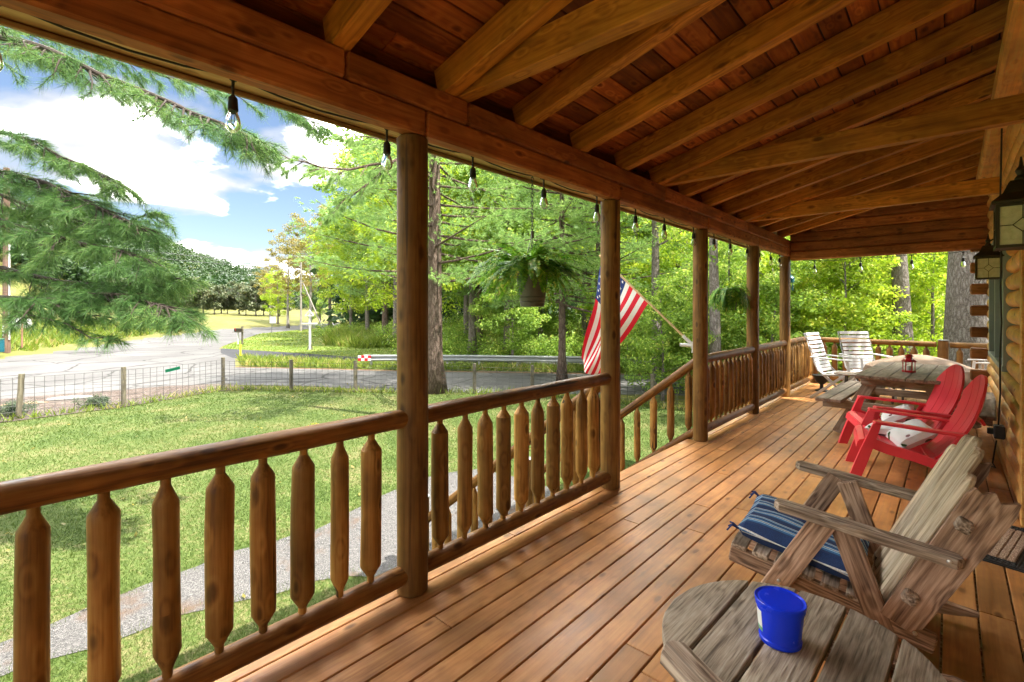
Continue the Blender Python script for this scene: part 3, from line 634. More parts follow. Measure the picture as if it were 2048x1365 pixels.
for y in (-0.69, 1.75, 4.19, 6.63):
    board('tie_beam', (-2.05, y, 2.612), (0.44, y, 2.612), 0.085, 0.155, M['rafter'], house)
# roof boards: strips along Y
rb = MB(); pw = 0.135; nrow = int((0.5 - RX0) / pw) + 1
for k in range(nrow):
    x = RX0 + pw * (k + 0.5); z = zl(x) + 0.165 + 0.012
    y = -3.9 - random.random() * 2
    while y < 9.08:
        L = random.choice([2.4, 3.6, 4.8]); a, b_ = max(y, -3.9), min(y + L, 9.08)
        if b_ - a > 0.05:
            m4 = Matrix.Translation((x, 0, z)) @ Matrix.Rotation(-rot, 4, 'Y') @ Matrix.Rotation(R(90), 4, 'Z')
            rb.plank(b_ - a - 0.003, pw / math.cos(rot) - 0.008, 0.018, 0.003, x0=a, Mx=Matrix.Rotation(-R(90), 4, 'Z') @ m4)
        y += L
rbo = rb.build('roof_board', M['roofboard'], house, Matrix.Rotation(R(90), 4, 'Z'))
ro = MB()   # roof slab above, both slopes
def slab(xa, za, xb, zb, t=0.05):
    ro.add([(xa, -4, za), (xb, -4, zb), (xb, 9.12, zb), (xa, 9.12, za), (xa, -4, za + t), (xb, -4, zb + t), (xb, 9.12, zb + t), (xa, 9.12, za + t)],
           [(0, 3, 2, 1), (4, 5, 6, 7), (0, 1, 5, 4), (1, 2, 6, 5), (2, 3, 7, 6), (3, 0, 4, 7)])
slab(-2.55, zl(-2.55) + 0.19, 4.5, zl(4.5) + 0.19); slab(4.5, zl(4.5) + 0.19, 10.5, zl(4.5) + 0.19 - 6 * SL)
ro.build('roof', plain('roof shingle', (0.07, 0.06, 0.055), 0.9), house)
board('fascia', (-2.475, -3.95, 2.50), (-2.475, 9.1, 2.50), 0.022, 0.17, M['beam'], house, c=0.003)
board('fascia', (-2.452, -3.95, 2.412), (-2.452, 9.1, 2.412), 0.020, 0.02, M['soffit'], house, c=0.002)
board('soffit', (-2.235, -3.95, 2.436), (-2.235, 9.1, 2.436), 0.44, 0.012, M['soffit'], house, c=0.002)
# gable end
for k in range(7):
    za = 2.20 + 0.145 * k; xs = max(-2.0, (za - 2.532 - 0.03) / SL - 1.92)
    if xs > 0.3: break
    board('gable_log', (xs if k > 2 else -1.925, 8.84, za + 0.072), (0.42, 8.84, za + 0.072), 0.13, 0.141, M['beam'], house, c=0.018)
gp = MB(); gp.add([(-1.92, 8.93, 2.45), (0.42, 8.93, 2.45), (0.42, 8.93, zl(0.42) + 0.17), (-1.92, 8.93, zl(-1.92) + 0.17)], [(0, 1, 2, 3)])
gp.add([(-1.92, 8.95, 2.45), (0.42, 8.95, 2.45), (0.42, 8.95, zl(0.42) + 0.17), (-1.92, 8.95, zl(-1.92) + 0.17)], [(0, 3, 2, 1)])
gp.build('gable_backing', M['beam'], house)
# wall plate along the house
board('wall_plate', (0.33, -3.4, 3.0), (0.33, 8.9, 3.0), 0.2, 0.16, M['log'], house, c=0.02)
# log wall: D-section courses, opening for the window and the door
CH = 0.1425
lw = MB()
def log_run(y0, y1, z, seed):
    n = max(2, int((y1 - y0) / 0.10)); rr = []
    for k in range(n + 1):
        y = y0 + (y1 - y0) * k / n; ring = []
        bul = 0.055 * (1 + 0.16 * mnoise.noise((y * 2.6, seed, 0))) ; hz = CH / 2 - 0.004
        for j in range(9):
            a = -math.pi / 2 + math.pi * j / 8
            ring.append((y, -(0.40 - bul * max(0.12, math.cos(a)) ** 0.75 - 0.004 * mnoise.noise((y * 5, seed * 3, a))), z + hz * math.sin(a) * 0.98))
        ring += [(y, -0.47, z + hz), (y, -0.47, z - hz)]
        rr.append(ring)
    lw.rings(rr)
for k in range(22):
    z = CH * (k + 0.5)
    if z > 3.0: break
    spans = [(-3.4, 2.2), (4.62, 8.93)]
    if 0.88 < z < 2.14: spans = [(-3.4, 2.2), (4.62, 5.88), (8.0, 8.93)]
    if z > 2.1: spans = [(-3.4, 8.93)]
    for a, b_ in spans: log_run(a, b_, z, k * 3.7)
Mx90 = Matrix.Rotation(R(90), 4, 'Z')
lw.build('log_wall', M['log'], house, Mx90, True)
# solid walls behind
wb = MB(); wb.box((0.50, 2.7, 0.2), (0.05, 12.3, 5.6)) ; wb.box((4.5, 8.85, 0.6), (8.1, 0.1, 4.2)); wb.box((8.5, 2.7, 0.6), (0.1, 12.3, 4.2)); wb.box((4.5, -3.4, 0.6), (8.1, 0.1, 4.2))
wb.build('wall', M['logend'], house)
# crossing log ends at the corner
for k in range(-5, 7):
    zc_ = 1.398 + 0.283 * (k - 1)
    if zc_ < -1.2 or zc_ > 2.3: continue
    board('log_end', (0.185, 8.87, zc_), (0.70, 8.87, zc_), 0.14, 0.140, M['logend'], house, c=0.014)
# window
wf = MB()
for z in (0.90, 2.10): wf.plank(2.08, 0.10, 0.05, 0.004, x0=5.90, y0=-0.37, z0=z)
for y in (5.92, 6.95, 7.96): wf.plank(0.07 if y != 6.95 else 0.05, 0.09, 1.16, 0.003, x0=y - 0.035, y0=-0.372, z0=1.5)
win = wf.build('window', M['vinyl'], house, Mx90)
pb = MB(); pb.box((6.94, -0.40, 1.5), (1.98, 0.01, 1.14)); pb.build('pane', M['glasspane'], win)
# door trim and door
dt = MB()
dt.plank(0.10, 0.10, 2.14, 0.004, x0=4.53, y0=-0.385, z0=1.07); dt.plank(0.10, 0.10, 2.14, 0.004, x0=2.16, y0=-0.385, z0=1.07)
dt.plank(2.47, 0.10, 0.09, 0.004, x0=2.16, y0=-0.385, z0=2.185)
dt.build('door_trim', M['log'], house, Mx90)
dd = MB(); dd.box((3.4, -0.455, 1.05), (2.2, 0.03, 2.1)); door = dd.build('door', M['greydark'], house, Mx90)
# electric cord + outlet on the wall
oc = thing('extension_cord', 'black extension cord hanging down the log wall past the far wall lantern', 'cord')
cpts = [(0.30, 5.5, 2.86), (0.298, 5.6, 2.4), (0.30, 5.74, 2.1), (0.315, 5.83, 1.95), (0.312, 5.86, 1.6), (0.318, 5.85, 1.3), (0.308, 5.86, 1.0), (0.31, 5.85, 0.7), (0.30, 5.88, 0.42)]
cb2 = MB(); cb2.tube(cpts, 0.006, 8); cb2.build('cord', M['black'], oc, smooth=True)
cb2 = MB(); cb2.tube([(0.29, 5.9, 0.28), (0.28, 5.95, 0.18), (0.27, 6.0, 0.06), (0.29, 6.04, 0.012), (0.20, 6.15, 0.01)], 0.006, 8); cb2.build('cord', M['black'], oc, smooth=True)
ob = MB(); ob.plank(0.11, 0.07, 0.11, 0.008, x0=-0.055); ob.plank(0.05, 0.05, 0.05, 0.006, x0=-0.025, y0=0.05)
tag(ob.build('outlet_box', M['black'], mx=Matrix.Translation((0.305, 5.89, 0.36)) @ Mx90), 'black outlet box low on the log wall at the end of the hanging cord', 'outlet box')

# ------------------------------------------------------------------ railings
def baluster(parent, p, z0, z1, r, seed, tilt=0.0):
    """pointed log baluster with thin tenons"""
    rg = random.Random(int(seed * 97)); L = z1 - z0; t = 0.016; cn_ = 0.052 + rg.uniform(-0.010, 0.014); b1, b2 = rg.uniform(0.96, 1.05), rg.uniform(0.94, 1.04)
    b = MB(); b.lathe([(0, t), (0.032, t), (0.032 + cn_, r * 0.98), (0.036 + cn_, r), (L * 0.28, r * b1), (L * 0.45, r * (b1 + b2) / 2), (L * 0.65, r * b2), (L - 0.05 - cn_, r * 0.99), (L - 0.030 - cn_, r * 0.97), (L - 0.032, t), (L, t)], 18, wob=0.09, seed=seed)
    mx, _ = frame((p[0], p[1], z0), (p[0] + tilt + rg.uniform(-.006, .006), p[1] + rg.uniform(-.006, .006), z1))
    return b.build('baluster', M['bal'], parent, mx, True)
def rail_bay(label, y0, y1, ys, top=0.872, bot=0.105, rt=0.047, rb_=0.046, ends=0.045, sag=0.0):
    t = thing('porch_railing', label, 'railing', (-2.0, (y0 + y1) / 2, 0), 0, 'log railings around the porch')
    c = (y0 + y1) / 2
    logp('top_rail', (0, y0 - c - ends + 0.01, top), (0, y1 - c + ends - 0.01, top), rt, M['rail'], t, wob=0.10)
    logp('bottom_rail', (0, y0 - c - ends + 0.01, bot), (0, y1 - c + ends - 0.01, bot - 0.004), rb_, M['rail'], t, wob=0.10)
    for k, (y, r) in enumerate(ys): baluster(t, (random.uniform(-0.004, 0.004), y - c), bot + rb_ - 0.012, top - rt + 0.012, r, k * 5.1 + y0)
    return t
B1 = [(-0.24, .04), (-0.07, .042), (.102, .039), (.268, .0425), (.435, .041), (.594, .046), (.748, .0445), (.904, .046), (1.069, .0385), (1.223, .047)]
B2 = [(1.639, .046), (1.806, .043), (1.973, .047), (2.126, .045), (2.286, .047), (2.455, .044), (2.616, .046), (2.783, .044), (2.951, .043), (3.117, .046)]
rail_bay('log railing section nearest the viewer, left of the first porch post', -0.45 + .05, 1.46 - .05, B1)
rail_bay('log railing section between the first porch post and the post by the stairs', 1.46 + .05, 3.36 - .05, B2)
def spaced(a, b_, n): return [(a + (b_ - a) * (k + 0.5) / n, random.uniform(.036, .045)) for k in range(n)]
rail_bay('log railing section just beyond the stairs, behind the second hanging fern', 5.22 + .05, 7.08 - .05, spaced(5.30, 7.0, 11))
rail_bay('log railing section left of the last porch post', 7.08 + .05, 8.80 - .05, spaced(7.16, 8.72, 10))
rail_bay('log railing section on the open deck behind the white chairs, running to the corner post', 8.80 + .05, 10.9 - .05, spaced(8.9, 10.8, 13))
# back railing runs along X
t = thing('porch_railing', 'log railing across the far end of the deck with a capped middle post', 'railing', (0.0, 10.9, 0), 0, 'log railings around the porch')
logp('top_rail', (-1.90, 0, 0.835), (-0.18, 0, 0.82), 0.047, M['post'], t, wob=0.08)
logp('top_rail', (-0.02, 0, 0.82), (3.0, 0, 0.81), 0.047, M['post'], t, wob=0.08)
logp('bottom_rail', (-1.90, 0, 0.11), (-0.18, 0, 0.11), 0.046, M['post'], t, wob=0.08)
logp('bottom_rail', (-0.02, 0, 0.11), (3.0, 0, 0.11), 0.046, M['post'], t, wob=0.08)
for k, x in enumerate(list(np.arange(-1.80, -0.25, 0.165)) + list(np.arange(0.1, 2.9, 0.19))):
    b = baluster(t, (x, 0), 0.145, 0.79, random.uniform(.042, .05), k * 3.3); b.data.materials[0] = M['post']
for x in (-1.97, -0.10, 3.0):
    logp('railing_post', (x, 0, 0.001), (x, 0, 0.885 if x > -1 else 0.93), 0.072, M['post'], t, wob=0.03)
    cbm = MB(); cbm.lathe([(0, 0.076), (0.012, 0.078), (0.016, 0.07)], 20, axis='Z'); cbm.build('post_cap', M['galv'], t, Matrix.Translation((x, 0, 0.887 if x > -1 else 0.932)), True)

# ------------------------------------------------------------------ stairs
stairs = thing('porch_stairs', 'wooden porch stairs with sloping log handrails going down to the gravel path', 'stairs', (-2.1, 4.29, 0))
NR = 8; RH = 1.5 / NR; RUN = 0.245
for k in range(1, NR):
    z = -RH * k; x = -RUN * (k - 1)
    for j in (0, 1): board('tread', (x - 0.07 - 0.125 * j, -0.90, z - 0.019), (x - 0.07 - 0.125 * j, 0.90, z - 0.019), 0.118, 0.036, M['deck'], stairs)
for y in (-0.86, 0.86):
    board('stringer', (0.02, y, -0.22), (-RUN * (NR - 1) - 0.05, y, -1.44), 0.04, 0.26, M['deck'], stairs)
slope = 0.775
for y, nm in ((-0.93, 'near'), (0.93, 'far')):
    logp('handrail', (0.08, y, 0.865), (-2.28, y, 0.865 - 2.36 * slope), 0.047, M['rail'], stairs, wob=0.1)
    logp('bottom_rail', (0.08, y, 0.12), (-2.25, y, 0.12 - 2.33 * slope), 0.042, M['rail'], stairs, wob=0.1)
    for k in range(11):
        x = -0.03 - k * 0.205
        baluster(stairs, (x, y), 0.12 + slope * (x - 0.08) + 0.03, 0.865 + slope * (x - 0.08) - 0.035, random.uniform(.036, .042), k * 2.7 + y)
    logp('newel_post', (-2.30, y, GZ + 0.012), (-2.30, y, -0.70), 0.065, M['post'], stairs, wob=0.03)
    cbm = MB(); cbm.lathe([(0, 0.066), (0.012, 0.07), (0.016, 0.062)], 20, axis='Z'); cbm.build('post_cap', M['steel'], stairs, Matrix.Translation((-2.30, y, -0.698)), True)

# ------------------------------------------------------------------ string lights
sl = thing('string_light', 'black cord of clear bulbs strung along the porch beam and gable', 'string lights')
bulbs = [(-2.035, y) for y in (-1.9, -1.2, -0.6, 0.02, 0.652, 1.334, 1.906, 2.56, 3.22, 3.84, 4.41, 5.12, 5.72, 6.28, 6.95, 7.5, 8.1, 8.6)]
pts = []
for k, (x, y) in enumerate(bulbs):
    pts.append(Vector((x, y, 2.302)))
    if k < len(bulbs) - 1:
        ya = bulbs[k + 1][1]
        for u, s in ((0.25, 0.015), (0.5, 0.022), (0.75, 0.015)): pts.append(Vector((x - 0.012, y + (ya - y) * u, 2.302 - s)))
gb2 = [(-1.62, 8.92), (-1.02, 8.92), (-0.42, 8.92), (0.12, 8.92)]
pts.append(Vector((-2.02, 9.0, 2.27)))
prev = pts[-1]
for x, y in gb2:
    c = Vector((x, 9.0, 2.20)); pts.append(prev.lerp(c, 0.5) + Vector((0, 0, -0.02))); pts.append(c); prev = c
wbm = MB(); wbm.tube(pts, 0.0042, 6); wbm.build('cord', M['black'], sl, smooth=True)
sk = MB(); sk.lathe([(0, 0.004), (0.002, 0.012), (0.014, 0.013), (0.02, 0.006), (0.07, 0.0045), (0.075, 0.008), (0.085, 0.016), (0.13, 0.019), (0.135, 0.0165)], 14, axis='Z', Mx=Matrix.Scale(-1, 4, (0, 0, 1)))
sk.box((0, 0, -0.004), (0.014, 0.05, 0.014))
gl = MB(); gl.lathe([(0.12, 0.013), (0.135, 0.0145), (0.16, 0.024), (0.18, 0.0275), (0.195, 0.0265), (0.208, 0.019), (0.215, 0.008)], 16, axis='Z', Mx=Matrix.Scale(-1, 4, (0, 0, 1)))
fi = MB(); fi.tube([(0.004, 0, -0.135), (0.008, 0, -0.175), (0, 0, -0.19), (-0.008, 0, -0.175), (-0.004, 0, -0.135)], 0.0018, 5)
so0 = sk.build('lamp_socket', M['black'], sl, Matrix.Translation((bulbs[0][0], bulbs[0][1], 2.302)), True)
bo0 = gl.build('bulb', M['clear'], so0, None, True); fo0 = fi.build('filament', M['steel'], so0)
for x, y in bulbs[1:] + [(a, 9.0) for a, _ in gb2]:
    c = so0.copy(); scene.collection.objects.link(c); c.parent = sl
    c.matrix_basis = Matrix.Translation((x, y, 2.302 if y < 8.95 else 2.20)) @ Matrix.Rotation(random.uniform(0, 3), 4, 'Z')
    for q in (bo0, fo0): d = q.copy(); scene.collection.objects.link(d); d.parent = c

# ------------------------------------------------------------------ hanging ferns
def fern(loc, ztop, seed, rad, droop, label, brown=False):
    random.seed(seed)
    t = thing('hanging_basket', label, 'hanging plant', loc, random.random() * 3, 'ferns hanging in metal buckets from the porch eave')
    H = 0.30
    b = MB(); b.lathe([(0.0, 0.082), (0.004, 0.086), (0.03, 0.088), (0.034, 0.092), (0.04, 0.089), (0.06, 0.093), (0.064, 0.097), (0.07, 0.094), (H - 0.02, 0.122), (H - 0.008, 0.128), (H, 0.124), (H - 0.01, 0.116), (H - 0.03, 0.114)], 32, axis='Z')
    b.build('bucket', M['galv'], t, None, True)
    # chain
    c = MB(); z = H + 0.12; top = ztop - loc[2]; k = 0
    while z < top:
        a = 0.0 if k % 2 else math.pi / 2; ring = []
        for j in range(9):
            u = 2 * math.pi * j / 8; ring.append((math.cos(u) * 0.008 * math.cos(a), math.cos(u) * 0.008 * math.sin(a), z + math.sin(u) * 0.018))
        c.tube(ring, 0.0034, 5, cap=False); z += 0.029; k += 1
    for j in range(3):
        a = j * 2.094; c.tube([(0.118 * math.cos(a), 0.118 * math.sin(a), H - 0.01), (0.01 * math.cos(a), 0.01 * math.sin(a), H + 0.20)], 0.002, 5)
    c.tube([(0, 0, H + 0.19), (0, 0, H + 0.24)], 0.012, 8)
    c.build('chain', M['galv'], t, None, True)
    verts = []
    for k in range(150):
        a = random.uniform(0, 6.283); L = random.uniform(0.55, 1.0) * rad; rise = random.uniform(0.0, 0.75)
        o = Vector((math.cos(a) * 0.05, math.sin(a) * 0.05, H - 0.02)); d = Vector((math.cos(a), math.sin(a), rise * 1.5)).normalized()
        n = 20; p = o.copy(); side = Vector((-math.sin(a), math.cos(a), 0)); dr = droop * random.uniform(0.6, 1.5)
        tw = random.uniform(-0.4, 0.4)
        for j in range(n):
            u = j / n; d = (d + Vector((0, 0, -dr / n * 3.2))).normalized(); p2 = p + d * (L * 1.25 / n)
            wl = 0.046 * math.sin(math.pi * min(1, 0.12 + u * 0.88)) ** 0.6 * (1 - u * 0.5) + 0.004
            nrm = d.cross(side).normalized(); s2 = (side * math.cos(tw) + nrm * math.sin(tw))
            for sg in (-1, 1):
                tip = p + s2 * sg * wl + d * 0.006 - Vector((0, 0, 0.004)) + Vector((random.uniform(-1, 1), random.uniform(-1, 1), random.uniform(-1, 1))) * 0.004
                verts += [p - d * 0.004, p2 * 0.5 + p * 0.5 + (tip - p) * 0.5 + d * 0.005, tip, p + (tip - p) * 0.5 - d * 0.008]
            verts += [p - s2 * 0.0012, p2 - s2 * 0.0012, p2 + s2 * 0.0012, p + s2 * 0.0012]
            p = p2
    me = np_mesh('fronds', np.array([tuple(v) for v in verts]), 4); me.materials.append(M['fern']); link('fronds', me, t)
    return t
fern((-2.22, 2.66, 1.43), 2.43, 3, 0.41, 0.46, 'large bushy fern in a grey bucket hanging between the first two porch posts')
fern((-2.22, 6.80, 1.40), 2.43, 5, 0.34, 1.25, 'smaller brownish fern in a grey bucket hanging beyond the stairs')

# ------------------------------------------------------------------ flag
fl = thing('flag', 'american flag on a wooden pole angled out from the porch post beyond the stairs', 'flag', (-2.08, 5.22, 1.02))
pd = Vector((-0.74, 0, 0.67)).normalized()
logp('pole', pd * 0.06, pd * 1.60, 0.0125, M['pole'], fl, wob=0, n=12)
bk = MB(); bk.box((0.005, 0, -0.02), (0.02, 0.06, 0.12)); bk.tube([(0.0, 0, -0.03), tuple(pd * 0.02), tuple(pd * 0.15)], 0.019, 12); bk.tube([(0, 0, 0), (-0.14, 0, 0.0)], 0.02, 10)
bk.build('bracket', M['white'], fl)
HO0, HO1, NV, NU = 0.70, 1.55, 40, 13
def fpt(u, v):
    """u along the pole 0..1 from the bracket end, v along the fly"""
    a = pd * (HO0 + (HO1 - HO0) * u); fall = Vector((-0.60 + 0.46 * u, 0, -0.76 - 0.22 * u)); L = 1.16 + 0.12 * u
    p = a + fall.normalized() * L * v
    w = math.sin(v * 7 + u * 5.0) * 0.05 * min(1, v * 2.2) + math.sin(v * 3 - u * 9) * 0.05 * min(1, v * 2)
    gather = -0.20 * v * v * (u - 0.3)
    return p + Vector((gather * 0.8, w, -0.05 * v * math.sin(u * 3.1)))
for nm, sel, mt in (('red_stripe', 0, M['redfab']), ('white_stripe', 1, M['whitefab']), ('canton', 2, M['bluefab'])):
    b = MB(); idx = {}
    for i in range(NU * 2):
        stripe = i // 2
        for j in range(NV):
            can = stripe >= 6 and j < NV * 0.4
            want = 2 if can else (0 if stripe % 2 == 0 else 1)
            if want != sel: continue
            q = []
            for (a, c) in ((i, j), (i + 1, j), (i + 1, j + 1), (i, j + 1)):
                if (a, c) not in idx: idx[(a, c)] = len(b.v); b.v.append(tuple(fpt(a / (NU * 2), c / NV)))
                q.append(idx[(a, c)])
            b.f.append(tuple(q)); b.m.append(0)
    if sel < 2: b.build(nm, mt, fl, None, True)
for row in range(9):
    for col in range(6 if row % 2 == 0 else 5):
        u = 6 / 13 + (row + 1) / 10 * 7 / 13; v = (col + (0.5 if row % 2 == 0 else 1.0)) / 6 * 0.4
        c = fpt(u, v); e1 = (fpt(u + 0.01, v) - c).normalized(); e2 = (fpt(u, v + 0.01) - c).normalized(); n_ = e1.cross(e2).normalized()
        for sg in (-1, 1):
            vs = [c + n_ * 0.003 * sg]
            for k in range(10):
                r = 0.02 if k % 2 == 0 else 0.008; a = k * math.pi / 5; vs.append(c + n_ * 0.003 * sg + e1 * r * math.cos(a) + e2 * r * math.sin(a))
            b.add(vs, [(0, 1 + k, 1 + (k + 1) % 10) for k in range(10)], None, 1)
b.build('canton', [M['bluefab'], M['whitefab']], fl, None, True)

# ------------------------------------------------------------------ wall lanterns
def lantern(loc, label):
    t = thing('wall_lantern', label, 'wall lantern', loc, 0, 'lanterns on the log wall')
    w, h = 0.082, 0.19
    f = MB()
    for sx in (-1, 1):
        for sy in (-1, 1): f.box((sx * (w - 0.006), sy * (w - 0.006), h / 2), (0.012, 0.012, h))
    for z in (0.006, h - 0.006):
        for s in (-1, 1):
            f.box((0, s * (w - 0.006), z), (2 * w - 0.024, 0.0125, 0.012)); f.box((s * (w - 0.006), 0, z), (0.0125, 2 * w - 0.024, 0.012))
    f.box((0, 0, 0.003), (2 * w - 0.03, 2 * w - 0.03, 0.004)); f.build('frame', M['bronze'], t)
    rf = MB(); prof = [(h, w + 0.014), (h + 0.012, w + 0.014), (h + 0.05, w * 0.72), (h + 0.095, w * 0.50), (h + 0.105, w * 0.42)]
    rf.rings([[(sx * r, sy * r, z) for sx, sy in ((-1, -1), (1, -1), (1, 1), (-1, 1))] for z, r in prof]); rf.build('lamp_roof', M['bronze'], t)
    fn = MB(); fn.lathe([(h + 0.10, 0.018), (h + 0.115, 0.022), (h + 0.13, 0.012), (h + 0.15, 0.02), (h + 0.17, 0.008), (h + 0.21, 0.003)], 14, axis='Z'); fn.build('finial', M['bronze'], t, None, True)
    ar = MB(); ar.tube([(0, 0, h + 0.14), (0.05, 0, h + 0.17), (0.10, 0, h + 0.14), (0.13, 0, h + 0.08)], 0.007, 8)
    ar.lathe([(0, 0.045), (0.015, 0.05), (0.02, 0.03)], 16, axis='Z', Mx=Matrix.Translation((0.155, 0, h + 0.08)) @ Matrix.Rotation(R(-90), 4, 'Y')); ar.build('arm', M['bronze'], t, None, True)
    for a in range(4):
        g = MB(); g.box((0, 0, 0), (2 * w - 0.026, 0.003, h - 0.024))
        mx = Matrix.Rotation(a * math.pi / 2, 4, 'Z') @ Matrix.Translation((0, -(w - 0.007), h / 2))
        go = g.build('glass_panel', M['frost'], t, mx)
        l = MB(); q = 0.03; e = w - 0.013; ez = h / 2 - 0.012; y = -0.0035
        for p, r_ in (((-q, y, 0), (0, y, q)), ((0, y, q), (q, y, 0)), ((q, y, 0), (0, y, -q)), ((0, y, -q), (-q, y, 0)), ((-e, y, 0), (-q, y, 0)), ((q, y, 0), (e, y, 0)), ((0, y, q), (0, y, ez)), ((0, y, -q), (0, y, -ez))):
            l.tube([p, r_], 0.0017, 5)
        l.build('leading', M['bronze'], go)
    bu = MB(); bu.lathe([(0.05, 0.006), (0.06, 0.014), (0.08, 0.024), (0.10, 0.028), (0.12, 0.022), (0.14, 0.012), (0.16, 0.012)], 14, axis='Z'); bu.build('bulb', M['white'], t, None, True)
    return t
lantern((0.241, 5.98, 1.677), 'far wall lantern with diamond leaded glass, above the red chairs')
lantern((0.226, 3.06, 1.677), 'near wall lantern with leaded glass, cut by the right edge of the photo')

#@@FURN
# ------------------------------------------------------------------ wooden chair
def wood_chair(loc, rz, label):
    t = thing('adirondack_chair', label, 'chair', loc, rz, 'weathered wooden adirondack chairs')
    hw = 0.30
    for s in (-1, 1):
        y = s * hw
        board('armrest', (-0.56, s * 0.325, 0.590), (0.03, s * 0.325, 0.52), 0.078, 0.036, M['grey'], t, c=0.006, clip=0.022)
        board('front_leg', (-0.375, y, 0.568), (-0.66, y, 0.055), 0.034, 0.088, M['greydark'], t, up=(1, 0, 0), c=0.004)
        board('rear_leg', (-0.335, y - s * 0.0355, 0.562), (-0.16, y - s * 0.0355, 0.055), 0.034, 0.085, M['greydark'], t, up=(1, 0, 0), c=0.004)
        board('side_rail', (-0.75, s * 0.262, 0.305), (-0.04, s * 0.262, 0.175), 0.034, 0.075, M['greydark'], t, c=0.006)
        # rocker runner: shallow curve with a pointed tail
        b = MB(); rr = []
        for k in range(15):
            u = k / 14; x = -0.78 + 0.92 * u; z = 0.035 + 0.30 * (u - 0.55) ** 2; h = 0.058 if u < 0.86 else 0.058 * (1 - (u - 0.86) / 0.14 * 0.8)
            rr.append([(x, -0.018, z - h / 2 if u < 0.86 else z - 0.029), (x, 0.018, z - h / 2 if u < 0.86 else z - 0.029), (x, 0.018, z + (h / 2 if u < 0.86 else h - 0.029)), (x, -0.018, z + (h / 2 if u < 0.86 else h - 0.029))])
        b.rings(rr); b.build('rocker', M['greydark'], t, Matrix.Translation((0, y + s * 0.03 - s * 0.03, 0)))
        bo = MB()
        for x, z, yy in ((-0.545, 0.262, y + s * 0.018), (-0.215, 0.215, y + s * 0.018), (-0.012, 0.53, s * 0.3655), (-0.10, 0.20, s * 0.28)):
            bo.lathe([(0, 0.008), (0.004, 0.007), (0.006, 0.003)], 10, axis='Z', Mx=Matrix.Translation((x, yy, z)) @ Matrix.Rotation(R(-90 * s), 4, 'X'))
        bo.build('bolt', M['bolt'], t, None, True)
    # seat slats across the rails
    for k in range(7):
        u = (k + 0.4) / 7; x = -0.745 + 0.60 * u; z = 0.348 - 0.112 * u
        board('seat_slat', (x, -0.28, z), (x, 0.28, z), 0.062, 0.02, M['grey'], t, up=(0.18, 0, 1), c=0.003)
    # reclining back: fan of rounded slats
    bd = Vector((0.43, 0, 0.90)).normalized(); nb = Vector((0.90, 0, -0.43)).normalized()
    base = Vector((-0.225, 0, 0.215))
    for k, (y0, y1, L) in enumerate(((-0.215, -0.235, 0.665), (-0.11, -0.118, 0.745), (0.0, 0.0, 0.765), (0.11, 0.118, 0.745), (0.215, 0.235, 0.665))):
        board('back_slat', base + Vector((0, y0, 0)), base + bd * L + Vector((0, y1, 0)), 0.082, 0.034, M['greyslat'], t, up=nb, c=0.0155, rnd=0.041, smooth=True)
    for s in (-1, 1):
        b = MB(); L = 0.62; w0, w1 = 0.12, 0.125
        outline = [(0, 0), (L - 0.05, 0.0), (L - 0.02, 0.012), (L - 0.03, 0.035), (L - 0.005, 0.06), (L - 0.03, 0.085), (L, w1), (L - 0.05, w1 + 0.012), (0.04, w0), (0, w0 - 0.03)]
        rr = [[(x, yy, z) for x, z in outline] for yy in (-0.014, 0.014)]
        b.rings([[(p[0], p[1], p[2]) for p in r] for r in rr])
        mx = Matrix((bd, Vector((0, 1, 0)), nb)).transposed().to_4x4(); mx.translation = base + Vector((0.012, s * 0.275, 0.01)) + bd * 0.02
        b.build('back_stile', M['greydark'], t, mx)
    for q, hw2 in ((0.16, 0.325), (0.50, 0.325)):
        p = base + bd * q + nb * 0.045
        board('cross_bar', p + Vector((0, -hw2, 0)), p + Vector((0, hw2, 0)), 0.045, 0.045, M['grey'], t, up=nb, c=0.007)
    return t
ch1 = wood_chair((-0.024, 2.635, 0), R(4.9), 'weathered wooden adirondack chair with pale rounded back slats under a blue striped cushion')
ch2 = copy_tree(ch1); ch2.location = (-0.128, 0.60, 0); ch2.rotation_euler = (0, 0, R(-23.6))
ch2['label'] = 'second weathered wooden chair, only its armrest tip showing before the round table'
# cushion
def pillow(L, W, T, n=14, puff=0.5, wr=0.0, seed=0.0):
    b = MB(); gr = {}
    for side in (1, -1):
        for i in range(n + 1):
            for j in range(n + 1):
                u, v = i / n * 2 - 1, j / n * 2 - 1
                e = (1 - abs(u) ** 4) * (1 - abs(v) ** 4); h = T / 2 * (e ** puff) * side
                pin = 1 - 0.05 * (1 - abs(v)) ** 2 if abs(u) > 0.9 else 1
                p = (u * L / 2 * (1 - 0.04 * (1 - v * v)), v * W / 2 * (1 - 0.04 * (1 - u * u)), h + wr * mnoise.noise((u * 2.5 + seed, v * 2.5, side)) * e)
                gr[(side, i, j)] = len(b.v); b.v.append(p)
        for i in range(n):
            for j in range(n):
                q = [gr[(side, i, j)], gr[(side, i + 1, j)], gr[(side, i + 1, j + 1)], gr[(side, i, j + 1)]]
                b.f.append(tuple(q if side > 0 else q[::-1])); b.m.append(0)
    return b
cu = thing('seat_cushion', 'blue and white striped tied cushion on the wooden chair seat', 'cushion', ch1.location, ch1.rotation_euler[2])
cmx = Matrix.Translation((-0.485, -0.005, 0.365)) @ Matrix.Rotation(R(10.5), 4, 'Y')
pb_ = pillow(0.50, 0.485, 0.10, 18, 0.24, 0.012); pb_.build('cushion', M['stripe'], cu, cmx, True)
tb = MB()
